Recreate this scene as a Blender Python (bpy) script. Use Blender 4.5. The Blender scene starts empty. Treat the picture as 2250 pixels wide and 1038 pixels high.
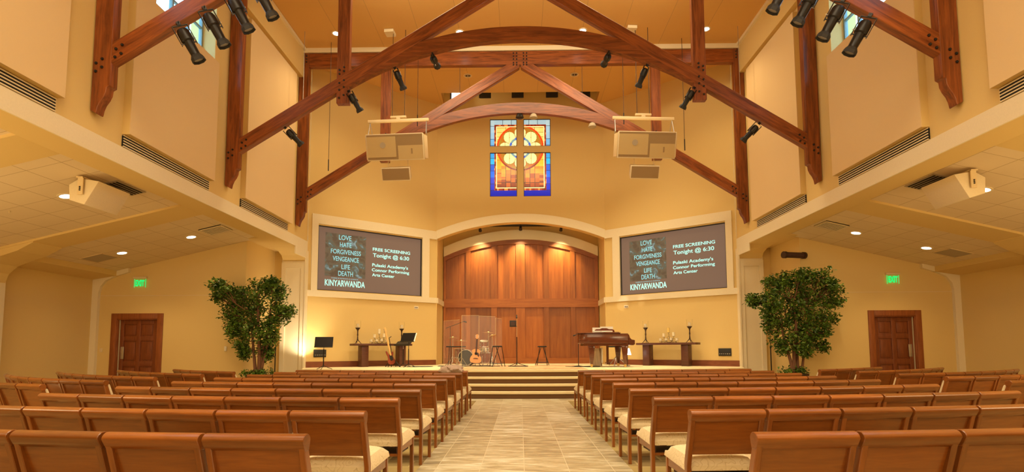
import bpy, bmesh, math, random
from mathutils import Vector, Matrix, Euler
random.seed(7)
SC = bpy.context.scene
COL = SC.collection
PI = math.pi
R = math.radians

# ------------------------------------------------------------------ camera
FPX, YC, PITCH, ROLL, YAW, CX, CH = 1183.03, 677.77, .0774, -.0032, -.0148, -.0381, 1.25
cam_d = bpy.data.cameras.new('camera')
cam = bpy.data.objects.new('camera', cam_d)
COL.objects.link(cam)
SC.camera = cam
cam_d.sensor_fit = 'HORIZONTAL'
cam_d.sensor_width = 36.0
cam_d.lens = FPX / 2250 * 36.0
cam_d.shift_y = (YC - 519) / 2250
cam_d.clip_start = .05
cam_d.clip_end = 200
cy_, sy_ = math.cos(YAW), math.sin(YAW)
cp_, sp_ = math.cos(PITCH), math.sin(PITCH)
cr_, sr_ = math.cos(ROLL), math.sin(ROLL)
def yawm(v):
    x, y, z = v
    return Vector((cy_ * x + sy_ * y, -sy_ * x + cy_ * y, z))
right0 = yawm((1, 0, 0)); fwd = yawm((0, cp_, sp_)); up0 = yawm((0, -sp_, cp_))
# image x = c*x + s*up ; image y(up) = -s*x + c*up
camx = right0 * cr_ + up0 * sr_
camy = up0 * cr_ - right0 * sr_
M = Matrix((camx, camy, -fwd)).transposed()
cam.rotation_euler = M.to_euler()
cam.location = (CX, 0, CH)

# ------------------------------------------------------------------ exposure, world, lights
SC.view_settings.view_transform = 'Standard'
SC.view_settings.look = 'None'
SC.view_settings.exposure = -0.1
SC.view_settings.gamma = 1.0
SC.view_settings.use_curve_mapping = False
W = bpy.data.worlds.new('world')
SC.world = W
W.use_nodes = True
bg = W.node_tree.nodes['Background']
bg.inputs[0].default_value = (.42, .72, 1.0, 1)
bg.inputs[1].default_value = 6.5
WARM = (1.0, .76, .42)
WARM2 = (1.0, .80, .50)
def area(name, loc, rot, sx, sy, power, col=WARM, spread=180):
    d = bpy.data.lights.new(name, 'AREA'); d.shape = 'RECTANGLE'; d.size = sx; d.size_y = sy
    d.energy = power; d.color = col; d.spread = R(spread)
    o = bpy.data.objects.new(name, d); COL.objects.link(o); o.location = loc; o.rotation_euler = rot
    return o
def spot(name, loc, target, power, angle=60, blend=.6, col=WARM, r=.06):
    d = bpy.data.lights.new(name, 'SPOT'); d.energy = power; d.spot_size = R(angle); d.spot_blend = blend
    d.color = col; d.shadow_soft_size = r
    o = bpy.data.objects.new(name, d); COL.objects.link(o); o.location = loc
    o.rotation_euler = (Vector(target) - Vector(loc)).to_track_quat('-Z', 'Y').to_euler()
    return o
# large soft fill lights added for even room brightness, not fixtures of the hall
area('house_fill_rear', (0, -4.2, 7.5), (R(62), 0, 0), 12, 4, 520, (1, .82, .50))
area('house_fill_mid', (0, 3.0, 10.6), (R(12), 0, 0), 10, 7, 1000, (1, .85, .56), 125)
area('house_fill_up', (0, 2.5, 5.0), (R(158), 0, 0), 9, 4, 330, (1, .68, .30))  # added fill turned up at the nave ceiling
area('aisle_fill_left', (-9.6, 2.5, 3.6), (R(60), 0, R(0)), 3.4, 1.2, 170)  # added pair of fills throwing light forward along the aisles
area('aisle_fill_right', (9.6, 2.5, 3.6), (R(60), 0, R(0)), 3.4, 1.2, 170)
area('aisle_fill_up_left', (-9.6, 5.5, 1.3), (R(165), 0, 0), 3.5, 6, 150, (1, .74, .36))  # added pair of upward fills to brighten the aisle ceilings
area('aisle_fill_up_right', (9.6, 5.5, 1.3), (R(165), 0, 0), 3.5, 6, 150, (1, .74, .36))
area('stage_fill_down', (0, 17.3, 10.85), (0, 0, 0), 8.5, 1.2, 330, (1, .86, .54), 75)  # added fill that brightens the stage floor, no such lamp there
area('front_fill', (0, 13.2, 10.7), (R(25), 0, 0), 9, 1.0, 330, (1, .86, .56))  # added fill aimed at the stage and its walls

# ------------------------------------------------------------------ materials
MATS = {}
def newmat(name):
    m = bpy.data.materials.new(name); m.use_nodes = True
    nt = m.node_tree; b = nt.nodes['Principled BSDF']
    MATS[name] = m
    return m, nt, b
def simple(name, col, rough=.6, metal=0., bump=0., bscale=40., spec=.5):
    m, nt, b = newmat(name)
    b.inputs['Base Color'].default_value = (*col, 1); b.inputs['Roughness'].default_value = rough
    b.inputs['Metallic'].default_value = metal; b.inputs['Specular IOR Level'].default_value = spec
    tc = nt.nodes.new('ShaderNodeTexCoord'); n = nt.nodes.new('ShaderNodeTexNoise')
    n.inputs['Scale'].default_value = bscale; n.inputs['Detail'].default_value = 3
    nt.links.new(tc.outputs['Object'], n.inputs['Vector'])
    mix = nt.nodes.new('ShaderNodeMix'); mix.data_type = 'RGBA'
    mix.inputs[6].default_value = (*[c * .93 for c in col], 1); mix.inputs[7].default_value = (*[min(1, c * 1.05) for c in col], 1)
    nt.links.new(n.outputs['Fac'], mix.inputs[0]); nt.links.new(mix.outputs[2], b.inputs['Base Color'])
    if bump:
        bm_ = nt.nodes.new('ShaderNodeBump'); bm_.inputs['Strength'].default_value = bump; bm_.inputs['Distance'].default_value = .01
        nt.links.new(n.outputs['Fac'], bm_.inputs['Height']); nt.links.new(bm_.outputs[0], b.inputs['Normal'])
    return m
def wood(name, c1, c2, sc=(1, 12, 12), rough=.35, coord='Object', vary=.25, coat=.0, knots=False):
    m, nt, b = newmat(name)
    L = nt.links.new
    tc = nt.nodes.new('ShaderNodeTexCoord'); mp = nt.nodes.new('ShaderNodeMapping'); mp.inputs['Scale'].default_value = sc
    oi = nt.nodes.new('ShaderNodeObjectInfo'); mul = nt.nodes.new('ShaderNodeMath'); mul.operation = 'MULTIPLY'; mul.inputs[1].default_value = 37.
    L(oi.outputs['Random'], mul.inputs[0])
    add = nt.nodes.new('ShaderNodeVectorMath'); add.operation = 'ADD'
    L(tc.outputs[coord], add.inputs[0]); L(mul.outputs[0], add.inputs[1])
    L(add.outputs[0], mp.inputs[0])
    n = nt.nodes.new('ShaderNodeTexNoise'); n.inputs['Scale'].default_value = 1.6; n.inputs['Detail'].default_value = 7
    n.inputs['Roughness'].default_value = .62; n.inputs['Distortion'].default_value = .6
    L(mp.outputs[0], n.inputs['Vector'])
    cr = nt.nodes.new('ShaderNodeValToRGB'); cr.color_ramp.elements[0].position = .32; cr.color_ramp.elements[1].position = .68
    cr.color_ramp.elements[0].color = (*c1, 1); cr.color_ramp.elements[1].color = (*c2, 1)
    L(n.outputs['Fac'], cr.inputs[0])
    hs = nt.nodes.new('ShaderNodeHueSaturation')
    vr = nt.nodes.new('ShaderNodeMapRange'); vr.inputs[3].default_value = 1 - vary; vr.inputs[4].default_value = 1 + vary
    L(oi.outputs['Random'], vr.inputs[0]); L(vr.outputs[0], hs.inputs['Value']); L(cr.outputs[0], hs.inputs['Color'])
    L(hs.outputs[0], b.inputs['Base Color'])
    b.inputs['Roughness'].default_value = rough
    b.inputs['Coat Weight'].default_value = coat; b.inputs['Coat Roughness'].default_value = .2
    return m
def emit(name, col, strength):
    m, nt, b = newmat(name)
    b.inputs['Base Color'].default_value = (*[min(1, c) for c in col], 1)
    b.inputs['Emission Color'].default_value = (*col, 1); b.inputs['Emission Strength'].default_value = strength
    return m
simple('wall_paint', (.75, .535, .205), .75, bump=.05, bscale=120)
simple('panel_fabric', (.75, .54, .28), .9, bump=.15, bscale=250)
simple('trim_paint', (.83, .71, .48), .55)
simple('ceiling_paint', (.72, .47, .19), .8)
simple('slot_black', (.012, .010, .008), .9)
simple('black_metal', (.014, .012, .012), .35, .3)
simple('black_matte', (.02, .018, .016), .7)
simple('dark_brown', (.055, .02, .012), .5)
simple('chrome', (.75, .73, .70), .22, 1.)
simple('grey_metal', (.42, .40, .38), .4, .8)
simple('cream_metal', (.78, .60, .33), .5)
simple('cream_shell', (.80, .66, .42), .5)
simple('speaker_cloth', (.60, .42, .18), .9, bump=.3, bscale=400)
simple('speaker_cloth_dark', (.36, .23, .10), .9, bump=.3, bscale=400)
simple('candle_wax', (.85, .72, .48), .5)
simple('candle_yellow', (.80, .55, .16), .5)
simple('paper', (.88, .84, .74), .7)
simple('pale_cloth', (.62, .48, .33), .95, bump=.4, bscale=25)
simple('jacket_cloth', (.52, .38, .30), .95, bump=.5, bscale=25)
simple('skin_drum', (.80, .74, .60), .6)
simple('brass', (.78, .55, .2), .3, .9)
simple('bronze', (.07, .04, .025), .45, .6)
simple('soil', (.06, .035, .02), .95, bump=.5)
simple('pot_dark', (.05, .025, .015), .5)
simple('moss', (.03, .10, .015), .8)
simple('bark', (.20, .09, .045), .85, bump=.6, bscale=30)
simple('steel_plate', (.55, .50, .42), .3, .8)
simple('switch_white', (.82, .74, .58), .5)
simple('guitar_top', (.62, .26, .07), .25)
simple('guitar_side', (.12, .035, .015), .3)
simple('bass_red', (.26, .05, .025), .3)
simple('maple', (.80, .46, .16), .35)
simple('drum_shell', (.26, .07, .03), .3)
simple('grey_panel', (.45, .36, .24), .8)
simple('window_frame_grey', (.22, .33, .36), .5)
simple('screen_edge', (.03, .025, .02), .8)
wood('truss_wood_x', (.11, .024, .005), (.34, .090, .018), (1.0, 11, 11), .33, vary=.12)
wood('truss_wood_z', (.11, .024, .005), (.34, .090, .018), (9, 9, .8), .35, vary=.12)
wood('chair_wood', (.20, .057, .009), (.30, .092, .014), (2.2, 9, 22), .28, vary=.2, coat=.45)
wood('chair_wood_z', (.20, .057, .009), (.30, .092, .014), (22, 9, 2.2), .28, vary=.2, coat=.45)
wood('door_wood', (.15, .035, .008), (.24, .062, .016), (14, 6, 1.5), .4, vary=.05)
wood('casing_wood', (.20, .052, .011), (.33, .095, .022), (14, 6, 1.5), .4, vary=.05)
wood('niche_wood', (.25, .065, .010), (.37, .115, .020), (5, 4, .45), .38, vary=.22, coat=.1)
wood('niche_wood_x', (.25, .065, .010), (.37, .115, .020), (.8, 4, 8), .38, vary=.05, coat=.1)
wood('base_wood', (.17, .045, .016), (.25, .07, .026), (2, 2, 12), .4, vary=.05)
wood('piano_wood', (.085, .02, .008), (.14, .036, .014), (2, 3, 9), .16, vary=.02, coat=.5)
wood('table_wood', (.075, .022, .012), (.12, .036, .018), (2, 3, 9), .4, vary=.05)

# leaves
m, nt, b = newmat('leaf')
oi = nt.nodes.new('ShaderNodeTexCoord'); n = nt.nodes.new('ShaderNodeTexNoise'); n.inputs['Scale'].default_value = 5.5; n.inputs['Detail'].default_value = 4
cr = nt.nodes.new('ShaderNodeValToRGB')
cr.color_ramp.elements[0].color = (.022, .060, .006, 1); cr.color_ramp.elements[0].position = .35
cr.color_ramp.elements[1].color = (.14, .25, .025, 1); cr.color_ramp.elements[1].position = .62
nt.links.new(oi.outputs['Object'], n.inputs['Vector']); nt.links.new(n.outputs['Fac'], cr.inputs[0]); nt.links.new(cr.outputs[0], b.inputs['Base Color'])
b.inputs['Roughness'].default_value = .4

# fabric with contour lines
m, nt, b = newmat('seat_fabric')
tc = nt.nodes.new('ShaderNodeTexCoord'); oi = nt.nodes.new('ShaderNodeObjectInfo')
mu = nt.nodes.new('ShaderNodeMath'); mu.operation = 'MULTIPLY'; mu.inputs[1].default_value = 20
ad = nt.nodes.new('ShaderNodeVectorMath'); ad.operation = 'ADD'
nt.links.new(oi.outputs['Random'], mu.inputs[0]); nt.links.new(tc.outputs['Object'], ad.inputs[0]); nt.links.new(mu.outputs[0], ad.inputs[1])
n = nt.nodes.new('ShaderNodeTexNoise'); n.inputs['Scale'].default_value = 5.5; n.inputs['Detail'].default_value = 2.5
nt.links.new(ad.outputs[0], n.inputs['Vector'])
m1 = nt.nodes.new('ShaderNodeMath'); m1.operation = 'MULTIPLY'; m1.inputs[1].default_value = 16
m2 = nt.nodes.new('ShaderNodeMath'); m2.operation = 'FRACT'
cr = nt.nodes.new('ShaderNodeValToRGB')
e = cr.color_ramp.elements; e[0].position = 0; e[0].color = (.56, .41, .21, 1); e[1].position = .10; e[1].color = (.74, .60, .37, 1)
x = cr.color_ramp.elements.new(.92); x.color = (.78, .64, .41, 1); x = cr.color_ramp.elements.new(1.); x.color = (.58, .43, .22, 1)
nt.links.new(n.outputs['Fac'], m1.inputs[0]); nt.links.new(m1.outputs[0], m2.inputs[0]); nt.links.new(m2.outputs[0], cr.inputs[0])
nt.links.new(cr.outputs[0], b.inputs['Base Color']); b.inputs['Roughness'].default_value = .9

# stone tile of the aisle
m, nt, b = newmat('stone_tile')
L = nt.links.new
tc = nt.nodes.new('ShaderNodeTexCoord')
sep = nt.nodes.new('ShaderNodeSeparateXYZ'); L(tc.outputs['Object'], sep.inputs[0])
cmb = nt.nodes.new('ShaderNodeCombineXYZ'); L(sep.outputs[1], cmb.inputs[0]); L(sep.outputs[0], cmb.inputs[1])
mp = nt.nodes.new('ShaderNodeMapping'); mp.inputs['Location'].default_value = (0.0, .0, 0)
L(cmb.outputs[0], mp.inputs[0])
br = nt.nodes.new('ShaderNodeTexBrick'); br.offset = .333; br.inputs['Scale'].default_value = 1.
br.inputs['Brick Width'].default_value = 1.37 / 1; br.inputs['Row Height'].default_value = .464; br.inputs['Mortar Size'].default_value = .005
br.inputs['Mortar Smooth'].default_value = .3; br.inputs['Bias'].default_value = 0
br.inputs['Color1'].default_value = (0, 0, 0, 1); br.inputs['Color2'].default_value = (1, 1, 1, 1); br.inputs['Mortar'].default_value = (.5, .5, .5, 1)
L(mp.outputs[0], br.inputs['Vector'])
mp2 = nt.nodes.new('ShaderNodeMapping'); mp2.inputs['Scale'].default_value = (1.1, 4.2, 1)
L(tc.outputs['Object'], mp2.inputs[0])
n = nt.nodes.new('ShaderNodeTexNoise'); n.inputs['Scale'].default_value = 2.1; n.inputs['Detail'].default_value = 9; n.inputs['Roughness'].default_value = .65; n.inputs['Distortion'].default_value = .7
L(mp2.outputs[0], n.inputs['Vector'])
ma = nt.nodes.new('ShaderNodeMath'); ma.operation = 'MULTIPLY_ADD'; ma.inputs[1].default_value = .16; L(br.outputs['Color'], ma.inputs[0]); 
sb = nt.nodes.new('ShaderNodeMath'); sb.operation = 'SUBTRACT'; sb.inputs[1].default_value = .08; L(n.outputs['Fac'], sb.inputs[0]); L(sb.outputs[0], ma.inputs[2])
cr = nt.nodes.new('ShaderNodeValToRGB'); e = cr.color_ramp.elements
e[0].position = .30; e[0].color = (.30, .25, .16, 1); e[1].position = .75; e[1].color = (.88, .86, .72, 1)
x = e.new(.45); x.color = (.48, .40, .24, 1); x = e.new(.58); x.color = (.64, .58, .41, 1)
L(ma.outputs[0], cr.inputs[0])
mx = nt.nodes.new('ShaderNodeMix'); mx.data_type = 'RGBA'; L(br.outputs['Fac'], mx.inputs[0]); L(cr.outputs[0], mx.inputs[6]); mx.inputs[7].default_value = (.68, .60, .42, 1)
L(mx.outputs[2], b.inputs['Base Color']); b.inputs['Roughness'].default_value = .38
bp_ = nt.nodes.new('ShaderNodeBump'); bp_.inputs['Strength'].default_value = .25; bp_.inputs['Distance'].default_value = .01
L(n.outputs['Fac'], bp_.inputs['Height']); L(bp_.outputs[0], b.inputs['Normal'])

# patterned carpet
m, nt, b = newmat('carpet')
L = nt.links.new
tc = nt.nodes.new('ShaderNodeTexCoord')
br = nt.nodes.new('ShaderNodeTexBrick'); br.offset = .5; br.inputs['Scale'].default_value = 1.
br.inputs['Brick Width'].default_value = .62; br.inputs['Row Height'].default_value = .31; br.inputs['Mortar Size'].default_value = .012
br.inputs['Color1'].default_value = (.55, .41, .15, 1); br.inputs['Color2'].default_value = (.20, .12, .045, 1); br.inputs['Mortar'].default_value = (.62, .48, .2, 1); br.inputs['Bias'].default_value = -.25
L(tc.outputs['Object'], br.inputs['Vector'])
n = nt.nodes.new('ShaderNodeTexNoise'); n.inputs['Scale'].default_value = 300; L(tc.outputs['Object'], n.inputs['Vector'])
mx = nt.nodes.new('ShaderNodeMix'); mx.data_type = 'RGBA'; mx.blend_type = 'MULTIPLY'; mx.inputs[0].default_value = .35
L(br.outputs['Color'], mx.inputs[6]); L(n.outputs['Color'], mx.inputs[7]); L(mx.outputs[2], b.inputs['Base Color']); b.inputs['Roughness'].default_value = 1
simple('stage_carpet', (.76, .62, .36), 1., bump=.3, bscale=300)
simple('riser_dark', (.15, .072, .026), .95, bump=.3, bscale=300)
# woven rug
m, nt, b = newmat('rug')
tc = nt.nodes.new('ShaderNodeTexCoord'); v = nt.nodes.new('ShaderNodeTexVoronoi'); v.inputs['Scale'].default_value = 5
cr = nt.nodes.new('ShaderNodeValToRGB'); cr.color_ramp.elements[0].color = (.30, .13, .06, 1); cr.color_ramp.elements[1].color = (.52, .33, .16, 1); cr.color_ramp.elements[1].position = .5
nt.links.new(tc.outputs['Object'], v.inputs['Vector']); nt.links.new(v.outputs['Distance'], cr.inputs[0]); nt.links.new(cr.outputs[0], b.inputs['Base Color']); b.inputs['Roughness'].default_value = 1

# side aisle ceiling tiles
m, nt, b = newmat('ceiling_tile')
L = nt.links.new
tc = nt.nodes.new('ShaderNodeTexCoord')
mp = nt.nodes.new('ShaderNodeMapping'); mp.inputs['Location'].default_value = (.1, .1, 0); L(tc.outputs['Object'], mp.inputs[0])
br = nt.nodes.new('ShaderNodeTexBrick'); br.offset = 0.0; br.inputs['Scale'].default_value = 1.
br.inputs['Brick Width'].default_value = .61; br.inputs['Row Height'].default_value = .61; br.inputs['Mortar Size'].default_value = .006
br.inputs['Color1'].default_value = (.80, .64, .40, 1); br.inputs['Color2'].default_value = (.77, .61, .38, 1); br.inputs['Mortar'].default_value = (.50, .34, .16, 1)
L(mp.outputs[0], br.inputs['Vector']); L(br.outputs['Color'], b.inputs['Base Color']); b.inputs['Roughness'].default_value = .9

# glass
m, nt, b = newmat('clear_glass')
b.inputs['Base Color'].default_value = (1, 1, 1, 1); b.inputs['Roughness'].default_value = .02
b.inputs['Transmission Weight'].default_value = 1; b.inputs['IOR'].default_value = 1.12
m, nt, b = newmat('plexi')
b.inputs['Base Color'].default_value = (.97, .98, 1, 1); b.inputs['Roughness'].default_value = .02; b.inputs['Alpha'].default_value = .05
b.inputs['Specular IOR Level'].default_value = .3
m, nt, b = newmat('window_pane')
b.inputs['Base Color'].default_value = (.8, .95, 1, 1); b.inputs['Roughness'].default_value = .03; b.inputs['Transmission Weight'].default_value = 1; b.inputs['IOR'].default_value = 1.1

emit('lamp_glow', (1., .87, .62), 9.0)
emit('lamp_white', (1., .95, .85), 9.0)
emit('exit_green', (.01, .9, .22), .85)
emit('screen_text', (.40, .93, 1.0), .72)
emit('poster_text', (.22, .60, .78), .62)
# screens: projected picture on grey-brown cloth
m, nt, b = newmat('screen_face')
b.inputs['Base Color'].default_value = (.10, .065, .045, 1); b.inputs['Roughness'].default_value = .9
b.inputs['Emission Color'].default_value = (.17, .108, .076, 1); b.inputs['Emission Strength'].default_value = .85
m, nt, b = newmat('poster_face')
tc = nt.nodes.new('ShaderNodeTexCoord'); n = nt.nodes.new('ShaderNodeTexNoise'); n.inputs['Scale'].default_value = 3.4; n.inputs['Detail'].default_value = 3; n.inputs['Distortion'].default_value = 1.2
nt.links.new(tc.outputs['Object'], n.inputs['Vector'])
cr = nt.nodes.new('ShaderNodeValToRGB'); e = cr.color_ramp.elements
e[0].position = .40; e[0].color = (.12, .075, .045, 1); e[1].position = .74; e[1].color = (.50, .75, .78, 1)
x = e.new(.53); x.color = (.22, .16, .09, 1); x = e.new(.60); x.color = (.10, .18, .14, 1)
nt.links.new(n.outputs['Fac'], cr.inputs[0])
b.inputs['Base Color'].default_value = (.06, .05, .04, 1); nt.links.new(cr.outputs[0], b.inputs['Emission Color']); b.inputs['Emission Strength'].default_value = .5
# stained glass: face colours that glow by emission, in place of light from behind
m, nt, b = newmat('stained_glass')
ca = nt.nodes.new('ShaderNodeVertexColor'); ca.layer_name = 'col'
nt.links.new(ca.outputs[0], b.inputs['Emission Color']); nt.links.new(ca.outputs[0], b.inputs['Base Color'])
b.inputs['Emission Strength'].default_value = .95; b.inputs['Roughness'].default_value = .2

# ------------------------------------------------------------------ mesh builder
class MB:
    def __init__(s): s.v = []; s.f = []; s.c = []
    def add(s, vs, fs, M=None):
        o = len(s.v)
        for v in vs:
            v = Vector(v)
            if M is not None: v = M @ v
            s.v.append(tuple(v))
        for f in fs: s.f.append([i + o for i in f])
        return s
    def box(s, x0, x1, y0, y1, z0, z1, M=None):
        if x0 > x1: x0, x1 = x1, x0
        if y0 > y1: y0, y1 = y1, y0
        vs = [(x0, y0, z0), (x1, y0, z0), (x1, y1, z0), (x0, y1, z0), (x0, y0, z1), (x1, y0, z1), (x1, y1, z1), (x0, y1, z1)]
        return s.add(vs, [(0, 3, 2, 1), (4, 5, 6, 7), (0, 1, 5, 4), (1, 2, 6, 5), (2, 3, 7, 6), (3, 0, 4, 7)], M)
    def prism(s, poly, a0, a1, axis='y', M=None):
        """poly: 2d points; axis is the extrusion axis. y->(x,z) ; x->(y,z) ; z->(x,y)"""
        def P(p, a): return {'y': (p[0], a, p[1]), 'x': (a, p[0], p[1]), 'z': (p[0], p[1], a)}[axis]
        n = len(poly)
        vs = [P(p, a0) for p in poly] + [P(p, a1) for p in poly]
        fs = [list(range(n)), list(range(2 * n - 1, n - 1, -1))] + [(i, i + n, (i + 1) % n + n, (i + 1) % n) for i in range(n)]
        return s.add(vs, fs, M)
    def cyl(s, p0, p1, r0, r1=None, n=12, M=None):
        r1 = r0 if r1 is None else r1
        p0 = Vector(p0); p1 = Vector(p1); d = (p1 - p0).normalized()
        a = d.orthogonal().normalized(); b = d.cross(a)
        vs = []
        for p, r in ((p0, r0), (p1, r1)):
            for i in range(n):
                t = 2 * PI * i / n; vs.append(p + a * math.cos(t) * r + b * math.sin(t) * r)
        fs = [(i, (i + 1) % n, (i + 1) % n + n, i + n) for i in range(n)] + [list(range(n))[::-1], list(range(n, 2 * n))]
        return s.add(vs, fs, M)
    def tube(s, pts, r, n=8, M=None):
        for i in range(len(pts) - 1):
            ra = r[i] if isinstance(r, (list, tuple)) else r; rb = r[i + 1] if isinstance(r, (list, tuple)) else r
            s.cyl(pts[i], pts[i + 1], ra, rb, n, M)
        return s
    def lathe(s, prof, c=(0, 0, 0), n=20, M=None, caps=True):
        vs = []
        for r, z in prof:
            for i in range(n):
                t = 2 * PI * i / n; vs.append((c[0] + r * math.cos(t), c[1] + r * math.sin(t), c[2] + z))
        fs = []
        for k in range(len(prof) - 1):
            for i in range(n): fs.append((k * n + i, k * n + (i + 1) % n, (k + 1) * n + (i + 1) % n, (k + 1) * n + i))
        if caps: fs.append(list(range(n))[::-1]); fs.append([(len(prof) - 1) * n + i for i in range(n)])
        return s.add(vs, fs, M)
    def ball(s, c, r, n=10, m=6, sc=(1, 1, 1), M=None):
        prof = [(max(.0005, math.sin(PI * k / m)) * r, -math.cos(PI * k / m) * r) for k in range(m + 1)]
        vs = []
        for rr, z in prof:
            for i in range(n):
                t = 2 * PI * i / n; vs.append((c[0] + rr * math.cos(t) * sc[0], c[1] + rr * math.sin(t) * sc[1], c[2] + z * sc[2]))
        fs = [(k * n + i, k * n + (i + 1) % n, (k + 1) * n + (i + 1) % n, (k + 1) * n + i) for k in range(m) for i in range(n)]
        return s.add(vs, fs, M)
    def mesh(s, name, mat, bevel=0, seg=2, smooth=False):
        me = bpy.data.meshes.new(name); me.from_pydata(s.v, [], s.f)
        bm = bmesh.new(); bm.from_mesh(me)
        bmesh.ops.recalc_face_normals(bm, faces=bm.faces)
        if bevel:
            ed = [e for e in bm.edges if len(e.link_faces) == 2 and e.calc_face_angle(0) > .5]
            bmesh.ops.bevel(bm, geom=ed, offset=bevel, segments=seg, affect='EDGES', profile=.5)
        bm.to_mesh(me); bm.free()
        me.materials.append(MATS[mat] if isinstance(mat, str) else mat)
        if smooth or bevel:
            me.polygons.foreach_set('use_smooth', [True] * len(me.polygons))
            try: me.set_sharp_from_angle(angle=R(35))
            except Exception: pass
        return me
    def build(s, name, mat, parent=None, bevel=0, seg=2, smooth=False, world=True):
        me = s.mesh(name, mat, bevel, seg, smooth)
        o = bpy.data.objects.new(name, me); COL.objects.link(o)
        if parent is not None:
            o.parent = parent
            if world and parent.parent is None and parent.type == 'EMPTY': o.location = -parent.location
        return o
def tag(o, label=None, cat=None, group=None, kind=None):
    if label: o['label'] = label
    if cat: o['category'] = cat
    if group: o['group'] = group
    if kind: o['kind'] = kind
    return o
def empty(name, loc=(0, 0, 0), rz=0):
    o = bpy.data.objects.new(name, None); COL.objects.link(o); o.location = loc; o.rotation_euler.z = rz
    o.empty_display_size = .1
    return o
def struct(mb, name, mat, **k):
    o = mb.build(name, mat, **k); o['kind'] = 'structure'; return o
def kids(o): return list(o.children)
def copy_tree(o, parent=None):
    c = o.copy(); COL.objects.link(c)
    if parent is not None: c.parent = parent
    for ch in kids(o): copy_tree(ch, c)
    return c
def textmesh(body, size, xs=1., bold=0., align='LEFT', depth=.002):
    cu = bpy.data.curves.new('t', 'FONT'); cu.body = body; cu.size = size; cu.offset = bold; cu.align_x = align; cu.extrude = depth
    o = bpy.data.objects.new('t', cu); COL.objects.link(o)
    dg = bpy.context.evaluated_depsgraph_get(); dg.update()
    me = bpy.data.meshes.new_from_object(o.evaluated_get(dg))
    bpy.data.objects.remove(o); bpy.data.curves.remove(cu)
    xsv = [v.co.x for v in me.vertices]; w = (max(xsv) - min(xsv)) if xsv else 1
    return me, w, (min(xsv) if xsv else 0)
def puttext(name, body, w, h, mat, parent, u, v, bold=0., z=.004):
    """text fitted to width w and cap height h, lower left corner at local (u, v) of the parent's face plane (local x right, local z up, face -y)"""
    me, ww, x0 = textmesh(body, h / .70, 1, bold)
    sx = w / ww
    for vv in me.vertices:
        x, y, zz = vv.co
        vv.co = (u + (x - x0) * sx, -z - zz, v + y)
    me.materials.clear(); me.materials.append(MATS[mat])
    me.name = name
    o = bpy.data.objects.new(name, me); COL.objects.link(o); o.parent = parent
    return o

exec_sections = []

# ================================================================== SETTING
WX, HS, CEIL = 7.1, 4.54, 10.95
OX, DY = 12.65, 15.7
TY = [8.455, 12.495, 16.535]
# nave ceiling seams material
m, nt, b = newmat('nave_ceiling')
tc = nt.nodes.new('ShaderNodeTexCoord'); br = nt.nodes.new('ShaderNodeTexBrick'); br.offset = .5
mp = nt.nodes.new('ShaderNodeMapping'); mp.inputs['Rotation'].default_value = (0, 0, PI / 2); mp.inputs['Location'].default_value = (.0, .6, 0)
br.inputs['Scale'].default_value = 1; br.inputs['Brick Width'].default_value = 12; br.inputs['Row Height'].default_value = 1.25; br.inputs['Mortar Size'].default_value = .006
br.inputs['Color1'].default_value = (.70, .40, .12, 1); br.inputs['Color2'].default_value = (.68, .388, .116, 1); br.inputs['Mortar'].default_value = (.46, .28, .10, 1)
nt.links.new(tc.outputs['Object'], mp.inputs[0]); nt.links.new(mp.outputs[0], br.inputs['Vector']); nt.links.new(br.outputs['Color'], b.inputs['Base Color']); b.inputs['Roughness'].default_value = .85

q = MB().box(-13.2, 13.2, -6.2, 23, -.2, 0); struct(q, 'floor', 'carpet')
q = MB().box(-1.12, 1.12, -6, 13.95, 0, .004).box(-3.6, -1.12, 13.42, 13.95, 0, .004).box(1.12, 3.6, 13.42, 13.95, 0, .004); struct(q, 'floor', 'stone_tile')
q = MB().box(-6.0, -1.12, 13.38, 13.42, 0, .005).box(1.12, 6.0, 13.38, 13.42, 0, .005); struct(q, 'trim_1', 'trim_paint')
q = MB().box(-7.7, 7.7, -6, 19.63, CEIL, CEIL + .2).box(-7.7, -3., 19.63, 20.58, CEIL, CEIL + .2).box(3., 7.7, 19.63, 20.58, CEIL, CEIL + .2)
struct(q, 'ceiling', 'nave_ceiling')
q = MB().box(-3.1, 3.1, 19.55, 20.9, 11.75, 11.85).box(-3.1, 3.1, 19.55, 19.63, CEIL + .2, 11.75).box(-3.1, -3., 19.63, 20.6, CEIL + .2, 11.75).box(3., 3.1, 19.63, 20.6, CEIL + .2, 11.75)
struct(q, 'ceiling', 'wall_paint')
struct(MB().box(-13.2, 13.2, -6.3, -6.1, 0, 11.2), 'wall_rear', 'wall_paint')

def arc_pts(x0, x1, zc, rad, n=24):
    """circle arc (apex at x=0,z=zc) of radius rad, from x0 to x1"""
    return [(x0 + (x1 - x0) * i / n, zc - rad + math.sqrt(rad * rad - (x0 + (x1 - x0) * i / n) ** 2)) for i in range(n + 1)]

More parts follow.
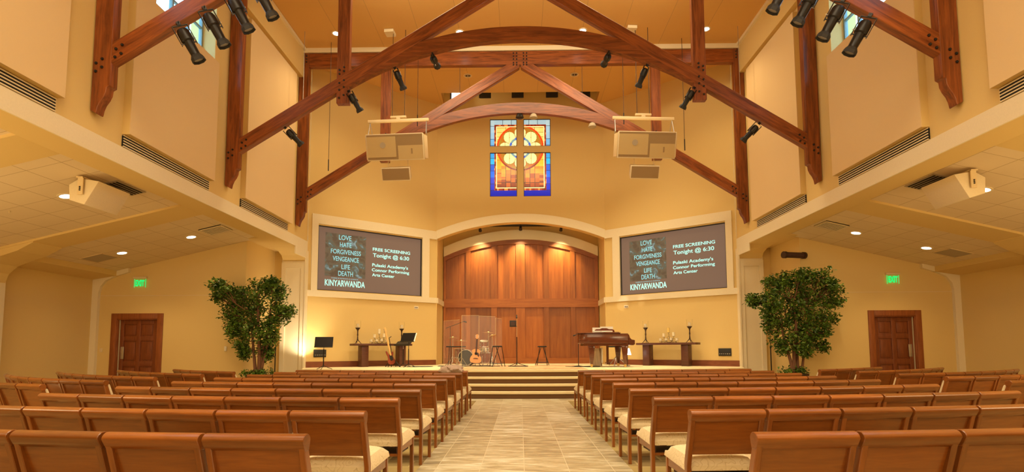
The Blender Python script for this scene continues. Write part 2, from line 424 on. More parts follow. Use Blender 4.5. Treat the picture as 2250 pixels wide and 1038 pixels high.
for s, side in ((-1, 'left'), (1, 'right')):
    X = lambda a: s * a
    # nave wall over the aisle opening, with clerestory openings
    q = MB()
    wins = [(1.62, 3.82), (5.66, 7.86), (9.7, 11.92)]
    q.box(X(7.1), X(7.7), -6.1, 17.6, HS, 7.9)
    q.box(X(7.1), X(7.7), -6.1, 17.6, 9.75, 11.15)
    ys = [-6.1] + [a for w in wins for a in w] + [17.6]
    for i in range(0, len(ys), 2): q.box(X(7.1), X(7.7), ys[i], ys[i + 1], 7.9, 9.75)
    q.prism([(16.2, HS), (16.75, 4.51), (17.1, 4.46), (17.35, 4.37), (17.5, 4.2), (17.5, HS)], X(7.1), X(7.85), 'x')
    struct(q, 'wall_' + side, 'wall_paint')
    # frieze near the ceiling and crown
    struct(MB().box(X(6.95), X(7.1), -6.1, 16.78, 10.0, CEIL), 'trim_2', 'wall_paint')
    struct(MB().box(X(6.87), X(6.95), -6.1, 16.6, CEIL - .09, CEIL), 'trim_3', 'trim_paint')
    struct(MB().box(X(7.07), X(7.1), -6.1, 16.6, HS, 4.86).box(X(7.07), X(7.1), 16.6, 17.55, 4.3, 4.86), 'trim_4', 'trim_paint')
    for wi, (a, bb) in enumerate(wins):
        root = empty('window_%d' % (wi + 1 + (3 if s > 0 else 0)), (X(7.43), (a + bb) / 2, 7.9)); root['kind'] = 'structure'
        f = MB().box(X(7.40), X(7.48), a, bb, 7.9, 7.98).box(X(7.40), X(7.48), a, bb, 9.67, 9.75)
        for yy in [a, a + (bb - a) * .25, a + (bb - a) * .5, a + (bb - a) * .75, bb - .05]: f.box(X(7.40), X(7.48), yy, yy + .05, 7.98, 9.67)
        f.box(X(7.41), X(7.47), a, bb, 8.72, 8.76)
        f.build('window_frame', 'window_frame_grey', root)
        MB().box(X(7.435), X(7.445), a, bb, 7.98, 9.67).build('pane', 'window_pane', root)
    # pilaster where the aisle opening ends, with raised edges
    q = MB().box(X(7.1), X(7.88), 17.5, 17.62, 0, HS)
    struct(q, 'wall_pier_' + side, 'trim_paint')
    q = MB().box(X(7.1), X(7.24), 17.46, 17.5, 0, 4.15).box(X(7.74), X(7.88), 17.46, 17.5, 0, 4.15).box(X(7.24), X(7.74), 17.46, 17.5, 3.95, 4.15).box(X(7.05), X(7.1), 17.42, 17.6, 0, HS)
    struct(q, 'trim_5', 'trim_paint')
    # recess beside the pilaster
    q = MB().box(X(8.15), X(8.3), DY + .2, 17.7, 0, 4.9).box(X(7.88), X(8.15), 17.55, 17.7, 0, 4.9)
    struct(q, 'wall_recess_' + side, 'wall_paint')
    struct(MB().box(X(7.7), X(8.3), 15.5, 17.7, HS + .0, 4.9), 'ceiling', 'wall_paint')
    # wall with the exit door
    d0, d1 = (10.55, 12.09) if s < 0 else (10.02, 11.54)
    q = MB().box(X(8.15), X(d0 + .12), DY, DY + .2, 0, 5).box(X(d1 - .12), X(12.9), DY, DY + .2, 0, 5).box(X(d0 + .12), X(d1 - .12), DY, DY + .2, 2.24, 5)
    struct(q, 'wall_back_' + side, 'wall_paint')
    struct(MB().box(X(8.15), X(12.46), DY - .004, DY, 2.885, 2.9), 'trim_6', 'cream_metal')
    struct(MB().box(X(OX), X(OX + .2), -6.1, DY + .1, 0, 5), 'wall_outer_' + side, 'wall_paint')
    # sloped tile ceiling of the side aisle
    def cz(x): return 4.62 - .235 * (x - 7.7)
    q = MB(); vs = [(X(7.7), -6, cz(7.7)), (X(12.0), -6, cz(12.0)), (X(12.0), DY, cz(12.0)), (X(7.7), DY, cz(7.7))]
    vs += [(a, b_, c + .1) for a, b_, c in vs]
    q.add(vs, [(0, 1, 2, 3), (7, 6, 5, 4), (0, 4, 5, 1), (1, 5, 6, 2), (2, 6, 7, 3), (3, 7, 4, 0)])
    struct(q, 'ceiling', 'ceiling_tile')
    # eave beam along the outer wall, cross beams with haunches
    struct(MB().prism([(X(11.95), 3.47), (X(12.65), 3.36), (X(12.65), 4.2), (X(11.95), 4.2)], -6.1, DY, 'y'), 'trim_7', 'wall_paint')
    for yc in (4.25, 8.3, 12.36):
        q = MB().prism([(X(7.7), HS + .03), (X(11.95), cz(11.95) - .05), (X(11.95), cz(11.95) + .3), (X(7.7), 4.9)], yc - .4, yc + .4, 'y')
        q.prism([(X(12.65), 2.6), (X(12.48), 2.9), (X(12.40), 3.12), (X(12.2), 3.3), (X(11.9), 3.42), (X(11.5), 3.55), (X(11.15), cz(11.15) - .07), (X(11.15), 4.), (X(12.65), 4.)], yc - .385, yc + .385, 'y')
        struct(q, 'trim_8', 'wall_paint')
        struct(MB().box(X(12.48), X(12.65), yc - .4, yc + .4, 0, 2.95), 'trim_9', 'trim_paint')
    q = MB().prism([(X(12.65), 0), (X(12.47), 0), (X(12.47), 2.95), (X(12.42), 3.15), (X(12.28), 3.33), (X(12.0), 3.46), (X(11.6), 3.58), (X(11.6), 3.70), (X(12.65), 3.7)], DY - .1, DY, 'y')
    struct(q, 'trim_10', 'trim_paint')
    # ------- angled screen wall
    ax, ay, bx_, by_ = X(7.09), 17.59, X(3.26), 20.58
    dv = Vector((bx_ - ax, by_ - ay, 0)); LEN = dv.length; dv.normalize()
    nv = Vector((dv.y, -dv.x, 0)) if s < 0 else Vector((-dv.y, dv.x, 0))      # into the room
    if nv.y > 0: nv = -nv
    # local frame: x along wall from the outer corner, y = away from the room, z up
    MW = Matrix((( dv.x, -nv.x, 0, ax), (dv.y, -nv.y, 0, ay), (0, 0, 1, 0), (0, 0, 0, 1)))
    sc0, sc1 = .33, 4.226
    q = MB().box(0, LEN, .0, .2, .0, 3.28, MW).box(0, LEN, 0, .2, 5.48, 11.1, MW).box(0, sc0, 0, .2, 3.28, 5.48, MW).box(sc1, LEN, 0, .2, 3.28, 5.48, MW)
    struct(q, 'wall_screen_' + side, 'wall_paint')
    q = MB().box(.12, LEN, -.06, 0, 5.52, 5.84, MW).box(0, LEN, -.06, 0, 3.05, 3.25, MW).box(.12, sc0 - .0, -.06, 0, 3.25, 5.52, MW).box(sc1, sc1 + .3, -.06, 0, 3.25, 5.52, MW)
    struct(q, 'trim_11', 'trim_paint')
    struct(MB().box(0, LEN, -.03, 0, .69, .885, MW), 'baseboard_' + side, 'base_wood')
    if s < 0: MWL = MW.copy()
    else: MWR = MW.copy()

# centre wall with the cross window and the arch opening
q = MB()
top = 11.85
lo = arc_pts(-3.26, 3.26, 6.2, 8.5)
def zlow(x): return 6.2 - 8.5 + math.sqrt(8.5 ** 2 - x * x)
gx0, gx1, gz0, gz1 = 1.19, .13, 7.22, 10.33
hz0, hz1 = 8.98, 9.23
for a, bb in zip(lo[:-1], lo[1:]):
    q.prism([(a[0], a[1]), (bb[0], bb[1]), (bb[0], 7.0), (a[0], 7.0)], 20.58, 20.93, 'y')
q.box(-3.26, 3.26, 20.58, 20.93, 7.0, gz0).box(-3.26, 3.26, 20.58, 20.93, gz1, top)
q.box(-3.26, -gx0, 20.58, 20.93, gz0, gz1).box(gx0, 3.26, 20.58, 20.93, gz0, gz1).box(-gx1, gx1, 20.58, 20.93, gz0, gz1)
q.box(-gx0, -gx1, 20.58, 20.93, hz0, hz1).box(gx1, gx0, 20.58, 20.93, hz0, hz1)
for s_ in (-1, 1): q.box(s_ * 3.26, s_ * 3.7, 20.62, 20.93, 5.6, top)
struct(q, 'wall_centre', 'wall_paint')
q = MB()
up_ = arc_pts(-3.26, 3.26, 6.52, 8.5)
for (a, bb), (c, d) in zip(zip(lo[:-1], lo[1:]), zip(up_[:-1], up_[1:])):
    q.prism([(a[0], a[1] - .01), (bb[0], bb[1] - .01), (d[0], d[1]), (c[0], c[1])], 20.52, 20.58, 'y')
struct(q, 'trim_12', 'trim_paint')
# reveal of the niche
for s, side in ((-1, 'left'), (1, 'right')):
    struct(MB().box(s * 3.23, s * 3.45, 20.62, 22.3, 0, 7.0).box(s * 3.23, s * 3.262, 20.585, 20.62, 0, 5.7), 'wall_niche_' + side, 'wall_paint')
    struct(MB().box(s * 3.18, s * 3.23, 20.58, 22.2, 3.05, 3.25), 'trim_13', 'trim_paint')
q = MB().box(-3.45, 3.45, 22.3, 22.5, 0, 7.2); struct(q, 'wall_niche_back', 'wall_paint')
struct(MB().box(-3.3, 3.3, 20.93, 22.3, 6.42, 6.6), 'ceiling', 'wall_paint')
struct(MB().box(-2.2, 2.2, 20.95, 21.95, 6.34, 6.42), 'trim_14', 'slot_black')
# cream arch band over the wooden wall
q = MB()
l2 = [(x, 5.84 - 7.47 + math.sqrt(7.47 ** 2 - x * x)) for x in [-3.2 + 6.4 * i / 24 for i in range(25)]]
u2 = [(x, z + .4) for x, z in l2]
for i in range(24): q.prism([l2[i], l2[i + 1], u2[i + 1], u2[i]], 22.1, 22.3, 'y')
struct(q, 'trim_15', 'trim_paint')

# panelled wooden wall of the niche
def zw(x): return 5.84 - 7.47 + math.sqrt(7.47 ** 2 - x * x)
root = empty('panelled_wall', (0, 22.2, .69)); tag(root, 'tall arched wooden panel wall at the back of the stage niche', 'wood panelling')
q = MB()
xs = [-3.2 + 6.4 * i / 32 for i in range(33)]
for i in range(32): q.prism([(xs[i], .69), (xs[i + 1], .69), (xs[i + 1], zw(xs[i + 1])), (xs[i], zw(xs[i]))], 22.24, 22.3, 'y')
q.build('backing', 'niche_wood', root)
cols = [(-3.1, -2.28), (-2.08, -1.22), (-.99, -.2), (.18, .95), (1.16, 2.05), (2.24, 3.05)]
bnd = [-3.2] + [c for p in cols for c in p] + [3.2]
for x0, x1 in cols:
    n_ = 3 if x1 - x0 < .85 else 3
    # boards of the upper and lower panel fields
    for k in range(3):
        a = x0 + (x1 - x0) * k / 3; c = x0 + (x1 - x0) * (k + 1) / 3
        MB().prism([(a, 3.35), (c, 3.35), (c, zw(c) - .12), (a, zw(a) - .12)], 22.205, 22.24, 'y').build('panel', 'niche_wood', root)
    MB().box(x0, x1, 22.205, 22.24, .92, 3.0).build('panel', 'niche_wood', root)
for i in range(0, len(bnd), 2):
    a, c = bnd[i], bnd[i + 1]
    MB().prism([(a, 3.36), (c, 3.36), (c, zw(c) - .05), (a, zw(a) - .05)], 22.13, 22.235, 'y').build('stile', 'niche_wood', root)
    MB().box(a, c, 22.13, 22.235, .92, 3.0).build('stile', 'niche_wood', root)
MB().box(-3.2, 3.2, 22.115, 22.235, 3.0, 3.36).build('middle_rail', 'niche_wood_x', root)
MB().box(-3.2, 3.2, 22.12, 22.235, .69, .92).build('bottom_rail', 'niche_wood_x', root)
q = MB()
for i in range(32): q.prism([(xs[i], zw(xs[i]) - .19), (xs[i + 1], zw(xs[i + 1]) - .19), (xs[i + 1], zw(xs[i + 1])), (xs[i], zw(xs[i]))], 22.11, 22.235, 'y')
q.build('arched_rail', 'niche_wood_x', root)

# header over the rear truss
struct(MB().box(-6.95, 6.95, 16.5, 16.62, 10.80, CEIL), 'trim_16', 'trim_paint')

# stage with bowed front, and steps
def ysf(x): return 14.93 + .0285 * x * x
def bow(off, x0, x1, n=28): return [(x0 + (x1 - x0) * i / n, ysf(x0 + (x1 - x0) * i / n) + off) for i in range(n + 1)]
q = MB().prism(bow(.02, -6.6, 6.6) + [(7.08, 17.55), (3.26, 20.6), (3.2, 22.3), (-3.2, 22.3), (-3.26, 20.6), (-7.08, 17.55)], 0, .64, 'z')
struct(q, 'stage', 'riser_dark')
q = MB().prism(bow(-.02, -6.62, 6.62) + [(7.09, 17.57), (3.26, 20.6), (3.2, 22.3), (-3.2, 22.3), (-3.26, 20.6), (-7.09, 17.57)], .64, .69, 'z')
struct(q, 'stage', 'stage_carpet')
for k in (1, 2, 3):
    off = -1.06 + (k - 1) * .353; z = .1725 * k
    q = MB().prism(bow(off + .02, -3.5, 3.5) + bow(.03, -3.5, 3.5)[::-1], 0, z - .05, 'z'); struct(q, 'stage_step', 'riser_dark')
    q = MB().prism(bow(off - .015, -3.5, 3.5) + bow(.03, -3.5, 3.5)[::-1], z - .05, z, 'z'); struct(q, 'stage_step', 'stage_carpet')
q = MB().prism(bow(.45, -1.9, 1.9) + [(1.9, 19.9), (-1.9, 19.9)], .69, .698, 'z')
o = q.build('rug', 'rug'); tag(o, 'reddish brown patterned rug lying on the middle of the stage', 'rug')

# doors
for s, side, d0, d1, idx in ((-1, 'left', 10.55, 12.09, 1), (1, 'right', 10.02, 11.54, 2)):
    X = lambda a: s * a
    root = empty('door_%d' % idx, (s * (d0 + d1) / 2, DY, 0)); root['kind'] = 'structure'
    a0, a1 = d0, d1
    q = MB().box(X(a0), X(a0 + .17), DY - .03, DY + .16, 0, 2.36).box(X(a1 - .17), X(a1), DY - .03, DY + .16, 0, 2.36).box(X(a0 + .17), X(a1 - .17), DY - .03, DY + .16, 2.2, 2.36)
    q.box(X(a0 + .15), X(a0 + .19), DY - .005, DY + .1, 0, 2.2).box(X(a1 - .19), X(a1 - .15), DY - .005, DY + .1, 0, 2.2).box(X(a0 + .17), X(a1 - .17), DY, DY + .1, 2.17, 2.22)
    q.build('door_frame', 'casing_wood', root, bevel=.006)
    b0, b1 = a0 + .2, a1 - .2
    leaf = MB().box(X(b0), X(b1), DY + .1, DY + .15, .01, 2.17)
    cxm = (b0 + b1) / 2
    for (u0, u1) in ((b0, b0 + .13), (cxm - .06, cxm + .06), (b1 - .13, b1)): leaf.box(X(u0), X(u1), DY + .075, DY + .1, .01, 2.17)
    for (z0, z1) in ((.01, .25), (1.55, 1.68), (2.05, 2.17), (.8, .95)): leaf.box(X(b0), X(b1), DY + .077, DY + .1, z0, z1)
    for (u0, u1) in ((b0 + .17, cxm - .1), (cxm + .1, b1 - .17)):
        for (z0, z1) in ((.29, .76), (.99, 1.51), (1.72, 2.01)): leaf.box(X(u0), X(u1), DY + .085, DY + .1, z0, z1)
    leaf = leaf.build('door_leaf', 'door_wood', root, bevel=.008)
    MB().box(X(b1 - .02), X(b1 + .015), DY + .06, DY + .075, .05, 2.17).build('hinge_strip', 'grey_panel', leaf)
    MB().box(X(b1 - .15), X(b1 - .05), DY + .068, DY + .076, 1.02, 1.38).build('push_plate', 'steel_plate', leaf, bevel=.003)

# stained glass cross window
def hashf(a, b): return (math.sin(a * 127.1 + b * 311.7) * 43758.5453) % 1.0
def mixc(a, b, t): t = max(0, min(1, t)); return tuple(a[i] + (b[i] - a[i]) * t for i in range(3))
GH = gz1 - gz0
def glass_col(x, z):
    ax_ = abs(x); t = (gz1 - z) / GH                     # 0 at top
    edge_x = gx0 - ax_; edge_t = gz1 - z; edge_b = z - gz0
    lead = (.02, .012, .006)
    side_w = .17; top_w = .20; bot_w = .26
    if edge_x < side_w or edge_t < top_w or edge_b < bot_w:
        if edge_t < top_w and edge_x >= side_w:
            if (ax_ * 1000) % 340 < 16: return lead
            return mixc((.42, .62, .62), (.28, .48, .66), hashf(int(ax_ / .34), 3) * .6)
        if edge_b < bot_w: return (.004, .012, .42)
        n_ = int(t / .083); 
        if (t % .083) < .005: return lead
        pal = [(.42, .62, .66), (.36, .60, .74), (.30, .52, .72), (.14, .42, .78), (.10, .36, .80), (.02, .32, .80), (.0, .16, .62), (.005, .10, .70), (.0, .13, .85), (.006, .03, .62), (.006, .02, .58), (.004, .015, .45), (.004, .01, .42)]
        c = pal[min(12, n_)]
        if n_ == 6: c = (.0, .42, .90)
        return c
    # dark red mosaic border
    bx0 = edge_x - side_w; bt = edge_t - top_w; bb_ = edge_b - bot_w
    if bx0 < .075 or bt < .075 or bb_ < .085:
        h = hashf(int(x / .07), int(z / .09))
        return mixc((.10, .008, .004), (.42, .05, .008), h) if h < .82 else (.75, .22, .03)
    if bx0 < .11 or bt < .105 or bb_ < .12: return (1.0, .88, .42)
    # rose
    zc = gz1 - 1.145; r = math.hypot(x, (z - zc)); th = math.atan2(z - zc, x)
    if r < .93:
        if r > .865: return (.80, .055, .008) if z > zc - .3 else mixc((.75, .06, .008), (.22, .02, .004), (zc - .3 - z) / .4)
        # eight petals
        k = round(th / (PI / 4)); pa = k * PI / 4
        px_, pz_ = .60 * math.cos(pa), .60 * math.sin(pa)
        d = math.hypot(x - px_, z - zc - pz_)
        if r < .355:
            if abs(r - .18) < .008 or (r > .18 and abs(((th / (PI / 4)) % 1) - .5) < .03): return (.35, .26, .08)
            return (.92, .85, .48)
        if r < .44: 
            if abs(((th / (PI / 4)) % 1) - .5) < .16: return (.05, .13, .62)
            return (.18, .34, .38)
        if d < .235:
            if d > .222: return (.22, .12, .03)
            if abs(d - .0) < .02 or abs(x - px_) < .006: return (.35, .24, .07)
            return (1.0, .86, .36)
        if r < .52: return (.95, .80, .40) if abs(((th / (PI / 4)) % 1) - .5) < .2 else (.9, .45, .05)
        return mixc((.50, .12, .012), (.38, .20, .02), hashf(k, int(r * 9)))
    # square tiles
    u = (ax_ % .185); v = ((z - gz0) % .185)
    if u < .012 or v < .012: return mixc(lead, (.35, .18, .02), max(0, 1 - t * 1.6))
    h = hashf(int(ax_ / .185) + (9 if x > 0 else 0), int((z - gz0) / .185) + 2)
    tt = t + (h - .5) * .22
    if tt < .32: return mixc((1.0, .62, .13), (1.0, .80, .26), h)
    if tt < .52: return mixc((1.0, .50, .04), (.95, .62, .08), h)
    if tt < .68: return mixc((.78, .22, .015), (1.0, .50, .03), h)
    if tt < .80: return mixc((.42, .08, .008), (.75, .24, .02), h)
    return mixc((.12, .015, .004), (.40, .07, .01), h)
root = empty('window_7', (0, 20.7, gz0)); root['kind'] = 'structure'
fr = MB()
for (a, c) in ((-gx0, -gx1), (gx1, gx0)):
    for (e0, e1) in ((gz0, hz0), (hz1, gz1)):
        for bxx in ((a, a + .02, e0, e1), (c - .02, c, e0, e1), (a, c, e0, e0 + .02), (a, c, e1 - .02, e1)): fr.box(bxx[0], bxx[1], 20.60, 20.66, bxx[2], bxx[3])
        st = .017; nx = int(round((c - a) / st)); nz = int(round((e1 - e0) / st))
        vs = [(a + (c - a) * i / nx, 20.64, e0 + (e1 - e0) * j / nz) for j in range(nz + 1) for i in range(nx + 1)]
        fs = [(j * (nx + 1) + i, j * (nx + 1) + i + 1, (j + 1) * (nx + 1) + i + 1, (j + 1) * (nx + 1) + i) for j in range(nz) for i in range(nx)]
        me = bpy.data.meshes.new('stained_pane'); me.from_pydata(vs, [], fs); me.materials.append(MATS['stained_glass'])
        at = me.color_attributes.new('col', 'FLOAT_COLOR', 'CORNER'); data = []
        for p in fs:
            cxx = sum(vs[i][0] for i in p) / 4; czz = sum(vs[i][2] for i in p) / 4
            data += list((*glass_col(cxx, czz), 1.)) * 4
        at.data.foreach_set('color', data)
        o = bpy.data.objects.new('stained_pane', me); COL.objects.link(o); o.parent = root; o.location = -root.location
fr.build('window_frame', 'dark_brown', root)
struct(MB().box(-1.4, 1.4, 20.9, 20.92, 7.1, 10.5), 'trim_17', 'slot_black')

# ================================================================== TIMBER TRUSSES
def member(name, x0, z0, x1, z1, th, yf, d, root, low=False):
    """timber from (x0,z0) to (x1,z1) measured along its lower edge, vertical cut ends; grain along it"""
    ang = math.atan2(z1 - z0, x1 - x0); Lm = math.hypot(x1 - x0, z1 - z0)
    # local: x along; vertical cut ends
    tv = th / math.cos(ang)                               # vertical thickness
    c, s_ = math.cos(ang), math.sin(ang)
    P = [(0, 0), (Lm, 0), (Lm + tv * s_, tv * c), (tv * s_, tv * c)]
    me = MB().prism(P, 0, d, 'y').mesh(name, 'truss_wood_x', bevel=.008, seg=1)
    o = bpy.data.objects.new(name, me); COL.objects.link(o); o.parent = root
    o.location = Vector((x0, yf, z0)) - root.location; o.rotation_euler = (0, -ang, 0)
    return o
def make_truss(yf, label, lower_only=False):
    root = empty('timber_truss', (0, yf, 5.15)); tag(root, label, 'roof truss', None)
    d = .165
    for s in (-1, 1):
        X = lambda a: s * a
        P = [(X(7.08), 5.2), (X(6.99), 5.15), (X(6.98), 5.17), (X(6.965), 5.25), (X(6.93), 5.34), (X(6.875), 5.42), (X(6.84), 5.50), (X(6.83), 5.59), (X(6.775), 5.62), (X(6.775), 10.34), (X(6.775), 10.80), (X(6.94), 10.80), (X(6.94), 9.995), (X(7.09), 9.995)]
        MB().prism(P, yf - .002, yf + d + .002, 'y').build('post', 'truss_wood_z', root, bevel=.007, seg=1)
        # sloping chord
        member('rafter', -6.78, 6.00, -.02, 10.245, .30, yf, d, root) if s < 0 else None
        if s > 0:
            ang = math.atan2(10.245 - 6.0, 6.76); c, s_ = math.cos(ang), math.sin(ang); Lm = math.hypot(6.76, 4.245); tv = .30 / c
            P2 = [(0, 0), (-Lm, 0), (-Lm - tv * s_, tv * c), (-tv * s_, tv * c)]
            me = MB().prism(P2, 0, d, 'y').mesh('rafter', 'truss_wood_x', bevel=.008, seg=1)
            o = bpy.data.objects.new('rafter', me); COL.objects.link(o); o.parent = root
            o.location = Vector((6.78, yf, 6.0)) - root.location; o.rotation_euler = (0, ang, 0)
        MB().box(X(4.45), X(4.15), yf + .006, yf + d - .006, 7.2, 10.4).build('hanger', 'truss_wood_z', root, bevel=.007, seg=1)
    MB().box(-6.775, 6.775, yf - .004, yf + d + .004, 10.34, 10.79).build('tie_beam', 'truss_wood_x', root, bevel=.008, seg=1)
    # curved collar
    def zb(x): return 8.75 - 8.15 + math.sqrt(8.15 ** 2 - x * x)
    def zt(x): return 9.09 - 8.3 + math.sqrt(8.3 ** 2 - x * x)
    def zr(x): return 10.258 - .628 * abs(x) + .03
    N = 36; q = MB(); xs = [-4.25 + 8.5 * i / N for i in range(N + 1)]
    up = [(x, min(zt(x), max(zr(x), zb(x) + .004))) for x in xs]; dn = [(x, zb(x)) for x in xs]
    q.prism(dn + up[::-1], yf + .004, yf + d - .004, 'y')
    q.build('arched_collar', 'truss_wood_x', root, bevel=0)
    bolt = MB().ball((0, 0, 0), .026, 8, 4).mesh('bolt', 'black_metal', smooth=True)
    pts = []
    for s in (-1, 1):
        for x, z in [(7.02, 6.0), (6.92, 6.07), (7.02, 5.86), (6.92, 5.93), (6.70, 6.24), (6.60, 6.31), (6.71, 6.10), (6.61, 6.16)]: pts.append((s * x, z, 0))
        for x, z in [(4.38, 7.33), (4.27, 7.40), (4.38, 7.53), (4.27, 7.60), (4.38, 7.70), (4.27, 7.77), (4.38, 7.93), (4.27, 8.0), (4.38, 8.03), (4.27, 8.10)]: pts.append((s * x, z, 0))
        for x in (.11, .21):
            for z in (10.72, 10.62, 10.52, 10.40, 10.33): pts.append((s * x, z, 0))
        for z in (10.7, 10.6, 10.5): pts.append((s * 6.86, z, 0))
    for x, z, _ in pts:
        o = bpy.data.objects.new('bolt', bolt); COL.objects.link(o); o.parent = root; o.location = Vector((x, yf - .008, z)) - root.location
    return root
make_truss(TY[0], 'nearest timber roof truss, only its lower ends showing at the top corners')
make_truss(TY[1], 'middle dark red timber truss with arched collar across the hall')
make_truss(TY[2], 'farthest timber truss with arched collar, in front of the stained glass cross')

# acoustic panels, slot grilles on the nave walls
ordn = {0: 'second', 1: 'first', 2: 'nearest'}
bays = [(5.16, 7.83, 'nearest', False), (9.2, 11.87, 'middle', True), (13.24, 16.08, 'farthest', False)]
for s, side in ((-1, 'left'), (1, 'right')):
    X = lambda a: s * a
    for y0, y1, nm, win in bays:
        root = empty('sound_absorber', (X(7.1), (y0 + y1) / 2, 5.1))
        tag(root, '%s cream fabric wall panel high on the %s wall' % (nm, side), 'wall panel', 'acoustic wall panels')
        q = MB()
        if y0 < 10: P = [(y0, 5.1), (y1, 5.1), (y1, 7.88), (y0 + .5, 7.88), (y0 + .5, 9.75), (y0, 9.75)]
        else: P = [(y0, 5.1), (y1, 5.1), (y1, 9.85), (y0, 9.85)]
        MB().prism(P, X(6.97), X(7.10), 'x').build('panel_core', 'wall_paint', root)
        MB().prism(P, X(6.955), X(6.97), 'x').build('fabric_face', 'panel_fabric', root)
        v0, v1 = y0, y1 - .03 if y0 < 13 else 15.98
        g = empty('slot_grille', (X(7.1), (y0 + y1) / 2, 4.88))
        tag(g, '%s long air grille with dark slots below the %s wall panel' % (nm, side), 'air grille', 'slot grilles on the nave walls')
        MB().box(X(7.07), X(7.1), v0, v1, 4.88, 5.08).build('backing', 'slot_black', g)
        q = MB()
        for k in range(5):
            z = 4.872 + k * .0485; q.box(X(7.06), X(7.09), v0, v1, z, z + .019)
        q.build('slat', 'cream_shell', g)

# ================================================================== LAMPS
def downlight(x, y, z, label, side_slope=0, power=40, on=True, group=None, r=.10, tgt=None):
    root = empty('downlight', (x, y, z)); tag(root, label, 'ceiling light', group)
    ry = 0
    if side_slope: ry = math.atan(.235) * (1 if x > 0 else -1)
    root.rotation_euler = (0, ry, 0)
    rim = MB().lathe([(r + .03, -.012), (r + .03, 0.004), (r - .005, .004), (r - .01, -.012), (r + .03, -.012)], n=24, caps=False).build('rim', 'trim_paint', root, smooth=False, world=False)
    MB().lathe([(r - .008, -.004), (r - .008, .002)], n=24).build('lens', 'lamp_white' if on else 'slot_black', root, world=False)
    if on and power:
        l = bpy.data.lights.new('downlight_beam', 'SPOT'); l.energy = power; l.color = WARM; l.spot_size = R(115); l.spot_blend = .8; l.shadow_soft_size = .09
        o = bpy.data.objects.new('downlight_beam', l); COL.objects.link(o); o.location = (x, y, z - .05)
    return root
for i, x in enumerate((-5.63, -1.84, 1.91, 5.64)):
    downlight(x, 15.72, CEIL, ['far left', 'centre left', 'centre right', 'far right'][i] + ' small bright recessed light in the high nave ceiling', power=260, r=.11)
for x, y, sd in ((-8.93, 14.25, 'left'), (-10.77, 14.21, 'left'), (-9.0, 10.31, 'left'), (8.92, 14.28, 'right'), (10.72, 14.24, 'right'), (8.96, 10.37, 'right')):
    nm = {9: 'inner', 11: 'outer'}[round(abs(x))] if y > 12 else 'nearer'
    pos = {'inner': 'bright recessed light beside the air diffuser in the %s aisle ceiling', 'outer': 'bright recessed light beside the grey return panel in the %s aisle ceiling', 'nearer': 'recessed light half hidden by the box speaker in the %s aisle ceiling'}[nm]
    downlight(x, y, 4.62 - .235 * (abs(x) - 7.7) , pos % sd, 1, power=75, r=.12)
for x, sd in ((-1.85, 'left'), (1.92, 'right')):
    r_ = empty('round_ceiling_speaker', (x, 18.34, CEIL)); tag(r_, 'round grille in the chancel ceiling on the %s, unlit' % sd, 'ceiling fixture')
    MB().lathe([(.15, -.015), (.15, 0), (.12, 0), (.12, -.015), (.15, -.015)], n=24, caps=False).build('rim', 'cream_metal', r_, world=False)
    MB().lathe([(.118, -.006), (.118, 0)], n=24).build('grille', 'grey_panel', r_, world=False)
    MB().ball((-.04, 0, -.008), .035, 8, 4).build('cap', 'dark_brown', r_, world=False); MB().ball((.05, 0, -.008), .035, 8, 4).build('cap', 'dark_brown', r_, world=False)

